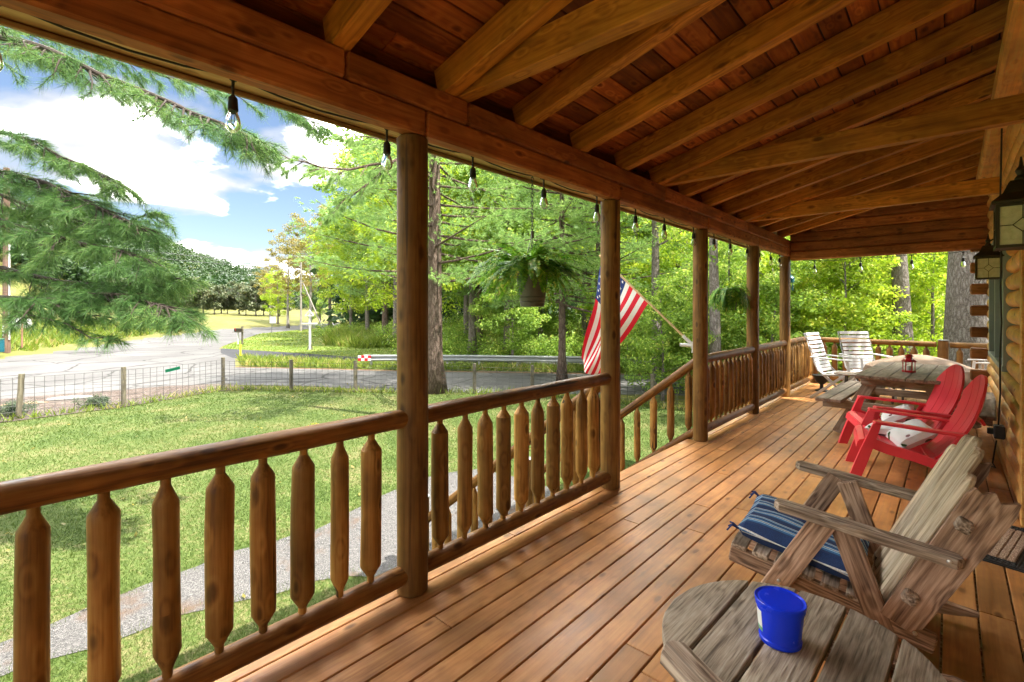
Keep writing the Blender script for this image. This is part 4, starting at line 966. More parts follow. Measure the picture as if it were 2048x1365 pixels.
for sx, sy in ((-1, -1), (-1, 1)):
    o = Vector((sx * 0.235, sy * 0.235, 0.0))
    for j in range(3): tb.tube([o, o + Vector((sx * 0.03, sy * 0.008 + 0.012 * (j - 1), 0.012)), o + Vector((sx * 0.045, 0.02 * (j - 1), -0.02 + 0.012 * j))], 0.004, 6)
tb.build('tie', M['bluefab'], cu, cmx, True)

# ------------------------------------------------------------------ round table and tub
rt_ = thing('round_side_table', 'round weathered plank side table in the foreground', 'side table', (-0.33, 1.54, 0), R(-2.4))
b = MB(); RT = 0.352; gap = 0.011
edges = [-RT, -0.208, -0.072, 0.070, 0.208, RT]
for a0, a1 in zip(edges[:-1], edges[1:]):
    xa, xb = a0 + gap / 2 if a0 > -RT else a0, a1 - gap / 2 if a1 < RT else a1
    ys = np.linspace(xa, xb, 13)
    top = [(math.sqrt(max(0.00002, RT * RT - x * x)), x) for x in ys]; bot = [(-y, x) for y, x in top[::-1]]
    ol = [(y, -x) for y, x in top + bot]
    rr = []
    cx = sum(p[0] for p in ol) / len(ol); cy = -(xa + xb) / 2
    for z, s in ((-0.028, 0.004), (-0.024, 0), (-0.004, 0), (-0.001, 0.0018), (0, 0.005)):
        ring = []
        for (X_, Y_) in ol:
            ny = 1 if Y_ > cy else -1
            ring.append((X_ * (1 - s / RT), Y_ - ny * s * min(1, abs(Y_ - cy) / 0.05), z))
        rr.append(ring)
    b.rings(rr)
b.build('tabletop', M['tabletop'], rt_, Matrix.Translation((0, 0, 0.45)) @ Mx90)
for s in (-1, 1):
    board('batten', (-0.27, s * 0.15, 0.402), (0.27, s * 0.15, 0.402), 0.07, 0.036, M['greydark'], rt_)
    for q in (-1, 1): board('leg', (q * 0.17, s * 0.15, 0.384), (q * 0.21, s * 0.20, 0.0), 0.06, 0.03, M['greydark'], rt_, up=(1, 0, 0))
board('shelf', (-0.20, 0, 0.15), (0.20, 0, 0.15), 0.30, 0.02, M['greydark'], rt_)
tub = thing('plastic_tub', 'round blue plastic tub with a lid standing on the round table', 'tub', (-0.367, 1.56, 0.4505))
b = MB(); b.lathe([(0, 0.052), (0.002, 0.055), (0.012, 0.056), (0.015, 0.0535), (0.02, 0.0540), (0.085, 0.060), (0.10, 0.0625), (0.106, 0.0625)], 48, axis='Z'); b.build('tub_body', M['blue'], tub, None, True)
b = MB(); b.lathe([(0.100, 0.0645), (0.114, 0.067), (0.119, 0.067), (0.1205, 0.0655), (0.1195, 0.0625), (0.117, 0.060), (0.1165, 0.057), (0.118, 0.0545), (0.118, 0.001)], 48, axis='Z'); b.build('lid', M['blue'], tub, None, True)
lb = MB(); n = 10; v0 = []
def lpt(a, z): r = 0.0555 + (z - 0.03) * 0.09 + 0.0006; return (r * math.cos(a), r * math.sin(a), z)
a0, a1 = R(186), R(232)
for band, (z0, z1, mi) in enumerate(((0.03, 0.042, 1), (0.042, 0.078, 0), (0.078, 0.09, 0))):
    for k in range(n):
        aa0, aa1 = a0 + (a1 - a0) * k / n, a0 + (a1 - a0) * (k + 1) / n
        lb.add([lpt(aa0, z0), lpt(aa1, z0), lpt(aa1, z1), lpt(aa0, z1)], [(0, 1, 2, 3)], mi=mi)
lb.build('paper_label', [M['whitefab'], plain('green print', (0.1, 0.35, 0.18), 0.6)], tub)

# ------------------------------------------------------------------ door mat
mt = thing('door_mat', 'coir door mat with black scrolled rubber border before the door', 'door mat', (0.0, 0.0, 0.0))
mt.location = (0.27, 4.12, 0); mt.rotation_euler = (0, 0, R(-11.5))
b = MB(); b.plank(0.46, 0.72, 0.008, 0.003, x0=-0.23, z0=0.005); b.build('base', M['black'], mt)
b = MB()
for k in range(7): b.plank(0.56, 0.034, 0.012, 0.005, x0=-0.28, y0=-(-0.185 + 0.036 * k), z0=0.014)
b.build('coir_panel', M['coir'], mt, Mx90)
b = MB()
def loop(cx, cy, r): b.tube([(cx + r * math.cos(a) * (1 - 0.03 * a), cy + r * math.sin(a) * (1 - 0.03 * a), 0.012) for a in np.linspace(0, 9, 22)], 0.0035, 5)
for k in range(20): loop(0.085, -0.33 + 0.035 * k, 0.014); loop(0.12, -0.33 + 0.035 * k, 0.014); loop(0.155, -0.33 + 0.035 * k, 0.014); loop(0.19, -0.33 + 0.035 * k, 0.014)
for k in range(13):
    for y in (-0.335, -0.305, 0.305, 0.335): loop(-0.21 + 0.024 * k, y, 0.011)
for x0, y0, x1, y1 in ((-0.215, -0.29, 0.06, -0.29), (-0.215, 0.29, 0.06, 0.29), (0.064, -0.35, 0.064, 0.35), (-0.225, -0.35, 0.225, -0.35), (-0.225, 0.35, 0.225, 0.35), (0.222, -0.35, 0.222, 0.35)):
    b.tube([(x0, y0, 0.012), (x1, y1, 0.012)], 0.006, 6)
b.build('border', M['black'], mt, None, True)

# ------------------------------------------------------------------ red resin chairs
def red_chair(loc, rz, label):
    t = thing('adirondack_chair', label, 'chair', loc, rz, 'red plastic adirondack chairs')
    m = M['red']
    for s in (-1, 1):
        y = s * 0.305
        b = MB(); b.tube([(-0.44, y, 0.505), (-0.38, y, 0.512), (-0.1, y, 0.495), (0.10, y * 0.97, 0.465)], 0.001, 4)
        board('armrest', (-0.455, y, 0.502), (0.13, y * 0.97, 0.462), 0.085, 0.022, m, t, c=0.008, clip=0.015)
        # front leg: broad tapering plate
        rr = []
        for u in np.linspace(0, 1, 8):
            x = -0.425 - 0.16 * u; z = 0.49 * (1 - u); w = 0.026 + 0.014 * math.sin(u * 2.2); dpt = 0.055
            rr.append([(x - w, y - dpt * 0.5, z), (x + w, y - dpt * 0.5, z), (x + w, y + dpt * 0.5, z), (x - w, y + dpt * 0.5, z)])
        b = MB(); b.rings(rr); b.build('front_leg', m, t)
        # side rail sweeping down to the rear foot
        pts = [(-0.50, 0.30), (-0.36, 0.255), (-0.2, 0.225), (-0.06, 0.185), (0.04, 0.11), (0.10, 0.0)]
        rr = [[(x, y - 0.018, z), (x, y + 0.018, z), (x + 0.012, y + 0.018, z + 0.085 - 0.006 * k), (x + 0.012, y - 0.018, z + 0.085 - 0.006 * k)] for k, (x, z) in enumerate(pts[:-1])]
        rr.append([(0.06, y - 0.018, 0.001), (0.06, y + 0.018, 0.001), (0.135, y + 0.018, 0.001), (0.135, y - 0.018, 0.001)])
        b = MB(); b.rings(rr); b.build('side_rail', m, t)
        board('rear_leg', (0.10, y * 0.96, 0.46), (-0.04, y * 0.94, 0.20), 0.03, 0.07, m, t, up=(1, 0, 0), c=0.008)
    # seat slats
    prof = [(-0.565, 0.27), (-0.55, 0.335), (-0.50, 0.355), (-0.40, 0.33), (-0.30, 0.30), (-0.20, 0.27), (-0.10, 0.245), (-0.02, 0.24)]
    b = MB()
    for (xa, za), (xb, zb) in zip(prof[:-1], prof[1:]):
        d = Vector((xb - xa, 0, zb - za)).normalized() * 0.005; n_ = Vector((-d.z, 0, d.x)).normalized() * 0.012
        pts4 = [Vector((xa, 0, za)) + d, Vector((xb, 0, zb)) - d, Vector((xb, 0, zb)) - d - n_, Vector((xa, 0, za)) + d - n_]
        b.rings([[(p.x, yy, p.z) for p in pts4] for yy in (-0.285, 0.285)])
    b.build('seat', m, t)
    # curved fan back: one shell of five slats under a common rounded top
    NS = 5; nseg = 18; prof_b = [(-0.085, 0.205)]
    for q in range(60):
        an = R(52) - R(47) * min(1, q / 50); lx, lz = prof_b[-1]; prof_b.append((lx + math.sin(an) * 0.0142, lz + math.cos(an) * 0.0142))
    def bp_(s_):
        f = s_ / 0.0142; i_ = min(59, int(f)); (x0, z0), (x1, z1) = prof_b[i_], prof_b[i_ + 1]
        return x0 + (x1 - x0) * (f - i_), z0 + (z1 - z0) * (f - i_)
    b = MB()
    for k in range(NS):
        rr = []
        for j in range(nseg + 1):
            u = j / nseg; wid = 0.36 + 0.20 * math.sin(math.pi * 0.5 * min(1, u * 1.4)); col = []
            for e in (-1, -0.5, 0, 0.5, 1):
                cy = ((k - 2) / 5 + e * 0.1 * 0.95) * wid; L_c = 0.80 - 0.17 * (abs(cy) / 0.28) ** 2.2
                x, z = bp_(u * L_c); col.append((x - 0.05 * (cy / 0.28) ** 2, cy, z))
            rr.append(col + [(p[0] + 0.016, p[1], p[2] - 0.006) for p in col[::-1]])
        b.rings(rr)
    b.build('backrest', m, t, None, True)
    for q, w_ in ((0.20, 0.34), (0.46, 0.40)):
        x, z = bp_(q); board('back_brace', (x + 0.03, -w_ / 2, z - 0.01), (x + 0.03, w_ / 2, z - 0.01), 0.05, 0.02, m, t, up=(1, 0, 0.5))
    return t
rc1 = red_chair((-0.07, 5.24, 0), R(9), 'red plastic adirondack chair nearer the viewer, beside the wooden rocker')
rc2 = copy_tree(rc1); rc2.location = (-0.20, 6.03, 0); rc2.rotation_euler = (0, 0, R(18)); rc2['label'] = 'red plastic adirondack chair farther away, against the end of the picnic table'
def throw_pillow(parent_t, off, rx, ry, rz, label, sd, sz=0.30):
    mx = parent_t.matrix_basis.copy() @ Matrix.Translation(off) @ Matrix.Rotation(rz, 4, 'Z') @ Matrix.Rotation(ry, 4, 'Y') @ Matrix.Rotation(rx, 4, 'X')
    o = pillow(sz, sz, 0.13, 14, 0.55, 0.01, sd).build('throw_pillow', M['pillow'], None, mx, True)
    return tag(o, label, 'pillow', 'white leaf-print pillows on the red chairs')
bpy.context.view_layer.update()
throw_pillow(rc1, (-0.19, -0.06, 0.385), R(8), R(-32), R(12), 'white leaf-print pillow leaning in the nearer red chair', 1)
throw_pillow(rc1, (-0.30, 0.13, 0.365), R(-12), R(-8), R(-20), 'white leaf-print pillow lying flat at the far side of the nearer red chair', 4, 0.30)
throw_pillow(rc2, (-0.19, 0.0, 0.385), R(6), R(-30), R(-14), 'white pillow leaning in the farther red chair', 7)

# ------------------------------------------------------------------ picnic table
pt_ = thing('picnic_table', 'dark weathered picnic table with attached benches by the wall', 'picnic table', (-0.375, 7.24, 0), R(-2.4))
b = MB()
for k in range(5): b.plank(1.86, 0.138, 0.036, 0.005, x0=-0.93, y0=(k - 2) * 0.144, z0=0.692)
b.build('tabletop', M['picnic'], pt_, Mx90)
for s in (-1, 1):
    b = MB()
    for k in range(2): b.plank(1.86, 0.12, 0.036, 0.005, x0=-0.93, y0=s * 0.60 + (k - 0.5) * 0.126, z0=0.402)
    b.build('bench', M['picnic'], pt_, Mx90)
for y in (-0.68, 0.68):
    board('cross_support', (-0.70, y, 0.337), (0.70, y, 0.337), 0.038, 0.09, M['picnic'], pt_, clip=0.0)
    board('top_support', (-0.34, y, 0.628), (0.34, y, 0.628), 0.038, 0.09, M['picnic'], pt_)
    for s in (-1, 1): board('leg', (s * 0.22, y + 0.04, 0.67), (s * 0.56, y + 0.04, 0.0), 0.038, 0.12, M['picnic'], pt_, up=(1, 0, 0))
ln = thing('candle_lantern', 'small red metal candle lantern on the picnic table', 'lantern', (-0.35, 6.99, 0.7105)); ln.scale = (1.25, 1.25, 1.12)
b = MB(); hexr = lambda r, z: [(r * math.cos(k * math.pi / 3), r * math.sin(k * math.pi / 3), z) for k in range(6)]
b.rings([hexr(0.048, 0), hexr(0.05, 0.004), hexr(0.05, 0.014), hexr(0.044, 0.018)]); b.build('base', M['redmetal'], ln)
b = MB()
for k in range(6):
    x, y = 0.042 * math.cos(k * math.pi / 3), 0.042 * math.sin(k * math.pi / 3); b.box((x, y, 0.06), (0.006, 0.006, 0.09))
b.build('frame', M['redmetal'], ln)
b = MB(); b.rings([hexr(0.052, 0.104), hexr(0.054, 0.11), hexr(0.036, 0.13), hexr(0.024, 0.135), hexr(0.024, 0.155), hexr(0.036, 0.158), hexr(0.018, 0.178), hexr(0.004, 0.182)])
b.tube([(0.012 * math.cos(a), 0, 0.19 + 0.012 * math.sin(a)) for a in np.linspace(0, 6.28, 12)], 0.0025, 5, cap=False); b.build('lamp_roof', M['redmetal'], ln)
b = MB(); b.lathe([(0.018, 0.018), (0.06, 0.018), (0.062, 0.015)], 14, axis='Z'); b.build('candle', M['white'], ln, None, True)
# tan covered round table
cv = thing('covered_table', 'round patio table under a tan cloth cover beyond the picnic table', 'covered table', (-0.36, 9.35, 0))
b = MB(); prof = []
rrs = []
for z, r in ((0.30, 0.66), (0.40, 0.655), (0.50, 0.645), (0.56, 0.63), (0.59, 0.58), (0.65, 0.44), (0.70, 0.28), (0.735, 0.12), (0.745, 0.01)):
    rrs.append([((r + (0.02 * math.sin(8 * a) if z < 0.55 else 0)) * math.cos(a), (r + (0.02 * math.sin(8 * a) if z < 0.55 else 0)) * math.sin(a), z) for a in np.linspace(0, 2 * math.pi, 49)[:-1]])
b.rings(rrs); b.build('cover', M['tan'], cv, None, True)
for a in range(4): logp('leg', (0.35 * math.cos(a * 1.57 + .6), 0.35 * math.sin(a * 1.57 + .6), 0.0), (0.3 * math.cos(a * 1.57 + .6), 0.3 * math.sin(a * 1.57 + .6), 0.5), 0.018, M['galv'], cv, wob=0, n=10)

# ------------------------------------------------------------------ white slatted chairs
def white_chair(loc, rz, label):
    """faces local -X"""
    t = thing('garden_chair', label, 'chair', loc, rz, 'white slatted folding garden chairs'); m = M['white']
    for s in (-1, 1):
        y = s * 0.25
        b = MB(); pts = [(-0.24, y, 0.44), (-0.05, y, 0.40), (0.12, y, 0.385), (0.20, y, 0.45), (0.26, y, 0.60), (0.33, y, 0.82), (0.40, y, 1.03)]
        b.tube(pts, 0.014, 6); b.build('side_frame', m, t, None, True)
        board('armrest', (-0.30, s * 0.29, 0.635), (0.30, s * 0.28, 0.655), 0.05, 0.02, m, t, c=0.006, clip=0.01)
        board('front_leg', (-0.22, y + s * 0.02, 0.62), (-0.24, y + s * 0.02, 0.42), 0.02, 0.035, m, t, up=(1, 0, 0))
        board('leg', (-0.22, y + s * 0.018, 0.44), (0.30, y + s * 0.018, 0.0), 0.02, 0.04, m, t, up=(1, 0, 0))
        board('leg', (0.20, y - s * 0.018, 0.46), (-0.28, y - s * 0.018, 0.0), 0.02, 0.04, m, t, up=(1, 0, 0))
    b = MB(); P_ = [Vector((0.19, 0, 0.42)), Vector((0.26, 0, 0.60)), Vector((0.33, 0, 0.82)), Vector((0.405, 0, 1.045))]
    b2 = MB()
    for k in range(10):
        u = (k + 0.5) / 10 * 3; i = min(2, int(u)); p = P_[i].lerp(P_[i + 1], u - i); d = (P_[i + 1] - P_[i]).normalized()
        mx, L = frame(p + Vector((-0.012, -0.235, 0)), p + Vector((-0.012, 0.235, 0)), Vector((-d.z, 0, d.x))); b.plank(L, 0.05, 0.012, 0.003, Mx=mx)
    b.build('backrest', m, t)
    for k in range(7):
        x = -0.25 + 0.062 * k; z = 0.455 - 0.03 * k / 3 + (0.012 if k > 4 else 0)
        mx, L = frame((x, -0.235, z), (x, 0.235, z)); b2.plank(L, 0.048, 0.012, 0.003, Mx=mx)
    b2.build('seat', m, t)
    return t
wc = white_chair((-1.32, 9.15, 0), R(180 - 12), 'white slatted garden chair seen edge-on in front of the corner railing')
for loc, rz, lab in (((-1.00, 9.84, 0), R(130), 'white slatted garden chair whose full backrest shows before the far railing'), ((0.52, 10.05, 0), R(8), 'white slatted garden chair partly hidden behind the house corner')):
    c = copy_tree(wc); c.location = loc; c.rotation_euler = (0, 0, rz); c['label'] = lab
st = thing('low_round_table', 'small grey low round table between the picnic bench and the white chairs', 'low table', (-1.10, 8.60, 0))
b = MB(); b.lathe([(0.455, 0.19), (0.46, 0.20), (0.472, 0.20), (0.476, 0.19), (0.476, 0.001)], 28, axis='Z', cap=True); b.build('tabletop', M['picnic'], st)
for a in range(3): logp('leg', (0.15 * math.cos(a * 2.09), 0.15 * math.sin(a * 2.09), 0.0), (0.08 * math.cos(a * 2.09), 0.08 * math.sin(a * 2.09), 0.455), 0.012, M['galv'], st, wob=0, n=8)
ur = thing('black_planter', 'small black footed planter on the deck at the corner railing', 'planter', (-1.66, 9.80, 0))
b = MB(); b.lathe([(0, 0.10), (0.02, 0.10), (0.05, 0.03), (0.12, 0.03), (0.17, 0.09), (0.26, 0.13), (0.28, 0.14), (0.27, 0.12)], 20, axis='Z'); b.build('pot', M['black'], ur, None, True)
fd = thing('hanging_feeder', 'teal bird feeder hanging from the eave right of the last porch post', 'bird feeder', (-2.08, 9.55, 1.88))
b = MB(); b.lathe([(0, 0.03), (0.01, 0.055), (0.08, 0.06), (0.11, 0.04), (0.13, 0.006), (0.2, 0.002), (0.42, 0.002)], 16, axis='Z'); b.build('feeder_body', M['teal'], fd, None, True)
b = MB(); b.lathe([(-0.14, 0.008), (-0.10, 0.014), (0, 0.004)], 10, axis='Z'); b.build('pendant', M['teal'], fd, Matrix.Translation((0.03, 0, 0)), True)
b = MB(); b.box((0.0, 0, 0), (0.02, 0.9, 0.02)); b.build('hanger', M['black'], fd, Matrix.Translation((0.0, -0.30, 0.42)))

#@@YARD
# ------------------------------------------------------------------ wire fence
FP = [(-18.3, -3.9), (-18.32, -1.5), (-18.33, 0.69), (-18.36, 2.9), (-19.6, 5.95), (-17.44, 7.47), (-15.54, 8.9), (-13.9, 10.2), (-12.2, 11.5), (-10.6, 12.7), (-8.5, 13.2), (-6.6, 13.5), (-3, 14.5)]
FH = [1.2, 1.2, 1.22, 1.2, 1.18, 1.13, 1.12, 1.1, 1.05, 1.02, 1.0, 1.0, 1.0]
fn_ = thing('wire_fence', 'wire mesh fence on weathered wooden posts along the front of the lawn', 'fence', (-14, 6, GZ))
def L_(x, y, z): return (x + 14, y - 6, z)
for k, ((x, y), h) in enumerate(zip(FP, FH)):
    logp('fence_post', L_(x, y, 0), L_(x + (0.09 if k == 2 else 0.0), y + (0.06 if k == 2 else 0), h), 0.062, M['fencewood'], fn_, wob=0.05, n=12)
wm = MB()
def wirebit(p, q, r=0.0048):
    p, q = Vector(p), Vector(q); d = (q - p).normalized(); u = Vector((0, 0, 1)) if abs(d.z) < 0.9 else Vector((1, 0, 0))
    a = d.cross(u).normalized() * r; b_ = d.cross(a).normalized() * r
    wm.rings([[p + a, p + b_, p - a, p - b_], [q + a, q + b_, q - a, q - b_]], cap=False)
for (p, hp), (q, hq) in zip(zip(FP[:-1], FH[:-1]), zip(FP[1:], FH[1:])):
    p, q = Vector(p), Vector(q); n = max(4, int((q - p).length / 0.2)); nrm = (q - p).normalized(); off = Vector((nrm.y, -nrm.x)) * 0.06
    for j in range(8):
        z = 0.06 + j * (min(hp, hq) - 0.14) / 7; N_ = 6; prevp = None
        for i in range(N_ + 1):
            u = i / N_; c = p.lerp(q, u) + off; zz_ = z + 0.012 * mnoise.noise((c.x, c.y, j * 2.0)) - 0.02 * math.sin(math.pi * u) * (j / 7)
            cur = L_(c.x, c.y, zz_)
            if prevp: wirebit(prevp, cur)
            prevp = cur
    for i in range(n):
        u = (i + 0.5) / n; c = p.lerp(q, u) + off; w = 0.012 * mnoise.noise((c.x * 3, c.y * 3, 1))
        wirebit(L_(c.x, c.y, 0.05), L_(c.x + w, c.y + w, min(hp, hq) - 0.075 - 0.02 * math.sin(math.pi * u)))
wm.build('wire_mesh', M['wire'], fn_)
p = Vector(FP[3]).lerp(Vector(FP[4]), 0.44)
d_ = (Vector(FP[4]) - Vector(FP[3])).normalized()
gs = board('house_number_sign', (p.x - d_.x * 0.24 + 0.08, p.y - d_.y * 0.24, GZ + 0.93), (p.x + d_.x * 0.24 + 0.08, p.y + d_.y * 0.24, GZ + 0.99), 0.01, 0.10, M['green'])
tag(gs, 'narrow green sign strip fixed to the wire fence', 'sign')

# ------------------------------------------------------------------ guard rail
gr_ = thing('guard_rail', 'galvanised steel guard rail along the road with a red and white end marker', 'guard rail', (-21.4, 12.7, GZ))
GR = [(-21.4, 12.7), (-19.3, 14.7), (-17.5, 16.2), (-14.0, 18.6), (-10.5, 21.0), (-5.5, 24.3), (0, 28.4)]
sec = [(0.0, 0.155), (0.06, 0.13), (0.075, 0.09), (0.02, 0.03), (0.0, 0.0), (0.02, -0.03), (0.075, -0.09), (0.06, -0.13), (0.0, -0.155)]
rr = []
for k, (x, y) in enumerate(GR):
    a = Vector(GR[max(0, k - 1)]); c = Vector(GR[min(len(GR) - 1, k + 1)]); d = (c - a).normalized(); nx = Vector((d.y, -d.x))
    rr.append([(x + 21.4 + nx.x * s, y - 12.7 + nx.y * s, 0.54 + z) for s, z in sec] + [(x + 21.4 + nx.x * (s - 0.004), y - 12.7 + nx.y * (s - 0.004), 0.54 + z) for s, z in sec[::-1]])
b = MB(); b.rings(rr); b.build('rail', M['steel'], gr_)
dist = 0; 
for (a, c) in zip(GR[:-1], GR[1:]):
    a, c = Vector(a), Vector(c); L = (c - a).length; u = (1.9 - dist % 1.9) / L if dist else 0.12
    while u < 1:
        q = a.lerp(c, u); b = MB(); b.box((0, 0, 0.33), (0.10, 0.10, 0.66)); b.build('rail_post', M['steel'], gr_, Matrix.Translation((q.x + 21.4 - 0.06, q.y - 12.7 + 0.06, 0)) @ Matrix.Rotation(R(40), 4, 'Z')); u += 1.9 / L
    dist += L
d = (Vector(GR[1]) - Vector(GR[0])).normalized()
for k, (u0, m) in enumerate(((0.0, M['redmetal']), (0.16, M['white']), (0.32, M['redmetal']), (0.48, M['white']))):
    for r_ in (0, 1):
        mm_ = m if r_ == 0 else (M['white'] if m is M['redmetal'] else M['redmetal'])
        x, y = d.x * (u0 - 0.25) + 0.10, d.y * (u0 - 0.25) - 0.09
        board('end_marker', (x, y, 0.47 + 0.14 * r_), (x + d.x * 0.158, y + d.y * 0.158, 0.47 + 0.14 * r_), 0.015, 0.136, mm_, gr_)

# ------------------------------------------------------------------ far roadside things
def gpt(x, y): return float(height(x, y))
mbx = thing('mailbox', 'dark mailbox on wooden posts at the corner of the two roads', 'mailbox', (*at(479, 40.5, 0)[:2], GZ))
fx = Vector((C_, S_, 0))
b = MB(); b.plank(0.72, 0.26, 0.30, 0.05, x0=-0.42, z0=1.22); bx_ = b.build('box', M['bronze'], mbx, Matrix.Rotation(YAW, 4, 'Z'))
b = MB(); b.box((-0.30, -0.14, 1.35), (0.10, 0.012, 0.06)); b.box((-0.255, -0.14, 1.25), (0.015, 0.012, 0.2)); b.build('signal_flag', M['redmetal'], mbx, Matrix.Rotation(YAW, 4, 'Z'))
board('post', (0.20, 0.15, 0), (0.20, 0.15, 1.5), 0.12, 0.12, M['fencewood'], mbx); board('post', (-0.12, -0.08, 0), (-0.12, -0.08, 1.06), 0.10, 0.10, M['whitewood'], mbx)
board('shelf', (-0.40, -0.36, 1.04), (0.30, 0.28, 1.04), 0.26, 0.04, M['fencewood'], mbx)
yp = thing('marker_post', 'thin yellow marker post with black foot beside the side road', 'marker post', (*at(481, 27.6, 0)[:2], GZ))
b = MB(); b.lathe([(0.28, 0.045), (0.9, 0.045), (0.93, 0.03)], 12, axis='Z'); b.build('post', M['yellow'], yp, None, True)
b = MB(); b.lathe([(0.0, 0.05), (0.28, 0.05)], 12, axis='Z'); b.build('foot', M['black'], yp, None, True)
cx_ = thing('wooden_cross', 'white wooden cross with pointed top standing on the grass island', 'cross', (*at(620, 34.7, 0)[:2], GZ), YAW)
board('upright', (0, 0, 0), (0, 0, 2.75), 0.13, 0.13, M['whitewood'], cx_)
board('crossbar', (-0.56, -0.08, 1.92), (0.56, -0.08, 1.92), 0.04, 0.10, M['whitewood'], cx_)
board('gable_board', (-0.30, -0.08, 2.48), (0.02, -0.08, 2.92), 0.04, 0.07, M['whitewood'], cx_); board('gable_board', (0.30, -0.08, 2.48), (-0.02, -0.08, 2.92), 0.042, 0.07, M['whitewood'], cx_)
board('gable_board', (-0.28, -0.10, 2.47), (0.28, -0.10, 2.47), 0.03, 0.05, M['whitewood'], cx_)
for s in (-1, 1): board('brace', (s * 0.20, 0, 0.0), (s * 0.03, 0, 0.45), 0.06, 0.06, M['fencewood'], cx_)
sg = thing('road_sign', 'white square road sign seen from behind at the field edge', 'sign', (*at(545, 62, 0)[:2], GZ), YAW)
board('post', (-0.1, 0, 0), (0.0, 0, 1.9), 0.06, 0.06, M['galv'], sg); b = MB(); b.box((0.06, -0.05, 1.6), (0.78, 0.02, 0.84)); b.build('sign_panel', M['white'], sg)
def upole(px, d, top, r, label, z0=None, arm=True, lean=None):
    p = at(px, d, 0); z = gpt(p.x, p.y) if z0 is None else z0
    t = thing('utility_pole', label, 'utility pole', (p.x, p.y, z), YAW)
    logp('pole', (0, 0, 0), (0, 0, top - z), r, M['creosote'] if arm else M['barkpale'], t, wob=0.02, n=14, r1=r * 0.75, seg=1)
    if arm:
        board('crossarm', (-0.9, 0, top - z - 0.5), (0.9, 0, top - z - 0.5), 0.1, 0.12, M['creosote'], t)
    return t
up1 = upole(13, 31, 10.5, 0.20, 'thick brown utility pole at the left edge behind the pine boughs')
b = MB(); b.tube([(0.23, -0.05, 0.9), (0.23, -0.05, 7)], 0.045, 8); b.build('conduit', M['white'], up1, None, True)
b = MB(); b.plank(0.28, 0.16, 0.40, 0.02, x0=0.26, z0=2.35); b.build('meter_box', M['white'], up1)
b = MB()
for k, (dx_, z) in enumerate(((-0.04, 1.75), (0.02, 1.75), (-0.04, 1.62), (-0.05, 1.45), (0.03, 1.42), (-0.03, 1.2))): b.box((dx_, -0.195, z), (0.06, 0.03, 0.09))
b.build('number_tag', M['white'], up1)
up2 = upole(602, 66, 7.9, 0.16, 'pale utility pole beside the road among the far trees', arm=False)
board('brace_pole', (0.25, 0, 6.6), (3.75, -1.6, 0.1), 0.14, 0.14, M['barkpale'], up2)
pw_ = MB()
A_, B_ = up1.location + Vector((0, 0, 6.35 - up1.location.z)), up2.location + Vector((0, 0, 7.7 - up2.location.z))
for off, sag in ((0, 0.35), (-0.5, 0.4)):
    pw_.tube([A_.lerp(B_, u) + Vector((0, 0, off - 4 * sag * u * (1 - u))) for u in np.linspace(0, 1, 16)], 0.022, 4)
pw_.tube([B_, B_ + Vector((24, 22, 1.2))], 0.02, 4)
tag(pw_.build('power_line', M['black']), 'thin black power lines crossing from the left pole to the far pole', 'power line')
sp = thing('marker_post', 'thin rusty brown signpost in the dry grass near the left pole', 'post', (*at(44, 32.5, 0)[:2], -0.95))
logp('post', (0, 0, -0.2), (0, 0, 2.15), 0.05, plain('rusty brown metal', (0.26, 0.13, 0.09), 0.7), sp, wob=0, n=10, seg=1); b = MB(); b.lathe([(2.15, 0.06), (2.22, 0.05)], 10, axis='Z'); b.build('post_cap', M['galv'], sp, None, True)
tk = at(43, 38, 0); tkz = gpt(tk.x, tk.y)
tn = thing('propane_tank', 'white rounded storage tank in the field behind the signpost', 'tank', (tk.x, tk.y, tkz), YAW)
b = MB(); b.lathe([(-0.62, 0.05), (-0.58, 0.25), (-0.45, 0.42), (-0.3, 0.47), (0.3, 0.47), (0.45, 0.42), (0.58, 0.25), (0.62, 0.05)], 20); b.build('tank_body', M['white'], tn, Matrix.Translation((0, 0, 0.9)), True)
for s in (-0.3, 0.3): board('support', (s, 0, 0), (s, 0, 0.52), 0.5, 0.08, M['white'], tn)
gb_ = thing('green_bin', 'teal green box at the far left edge below the utility pole', 'bin', (*at(-3, 29.5, 0)[:2], -1.25))
b = MB(); b.plank(0.5, 0.5, 0.75, 0.03, x0=-0.25, z0=0.45); b.build('bin_body', M['teal'], gb_); b = MB(); b.plank(0.54, 0.54, 0.06, 0.02, x0=-0.27, z0=0.86); b.build('lid', M['green'], gb_)
# rocks and shrubs of the mulch bed
def rock(x, y, s, label, mat):
    b = MB(); n = 10; rr = []
    for i in range(7):
        th = math.pi * (i + 0.001) / 6.002; rr.append([(s[0] * math.sin(th) * math.cos(a) * (1 + 0.2 * mnoise.noise((x + math.cos(a), y + math.sin(a), th))), s[1] * math.sin(th) * math.sin(a), s[2] * math.cos(th)) for a in np.linspace(0, 6.283, n + 1)[:-1]])
    b.rings(rr[::-1]); return tag(b.build('rock', mat, None, Matrix.Translation((x, y, GZ + s[2] * 0.6)) @ Matrix.Rotation(R(75), 4, 'Z'), True), label, 'rock', 'rocks edging the mulch bed')
pale = plain('pale limestone', (0.24, 0.23, 0.215), 0.9, noise=0.2, bump=0.4)
rock(-21.0, 1.95, (0.62, 0.14, 0.09), 'long pale flat stone at the back of the mulch bed', pale)
rock(-20.9, 0.9, (0.55, 0.10, 0.06), 'long brown flat stone at the back of the mulch bed', plain('brown stone', (0.25, 0.17, 0.11), 0.9, noise=0.2, bump=0.4))
rock(-18.15, 0.15, (0.16, 0.12, 0.09), 'small pale rock at the left end of the mulch bed', pale)
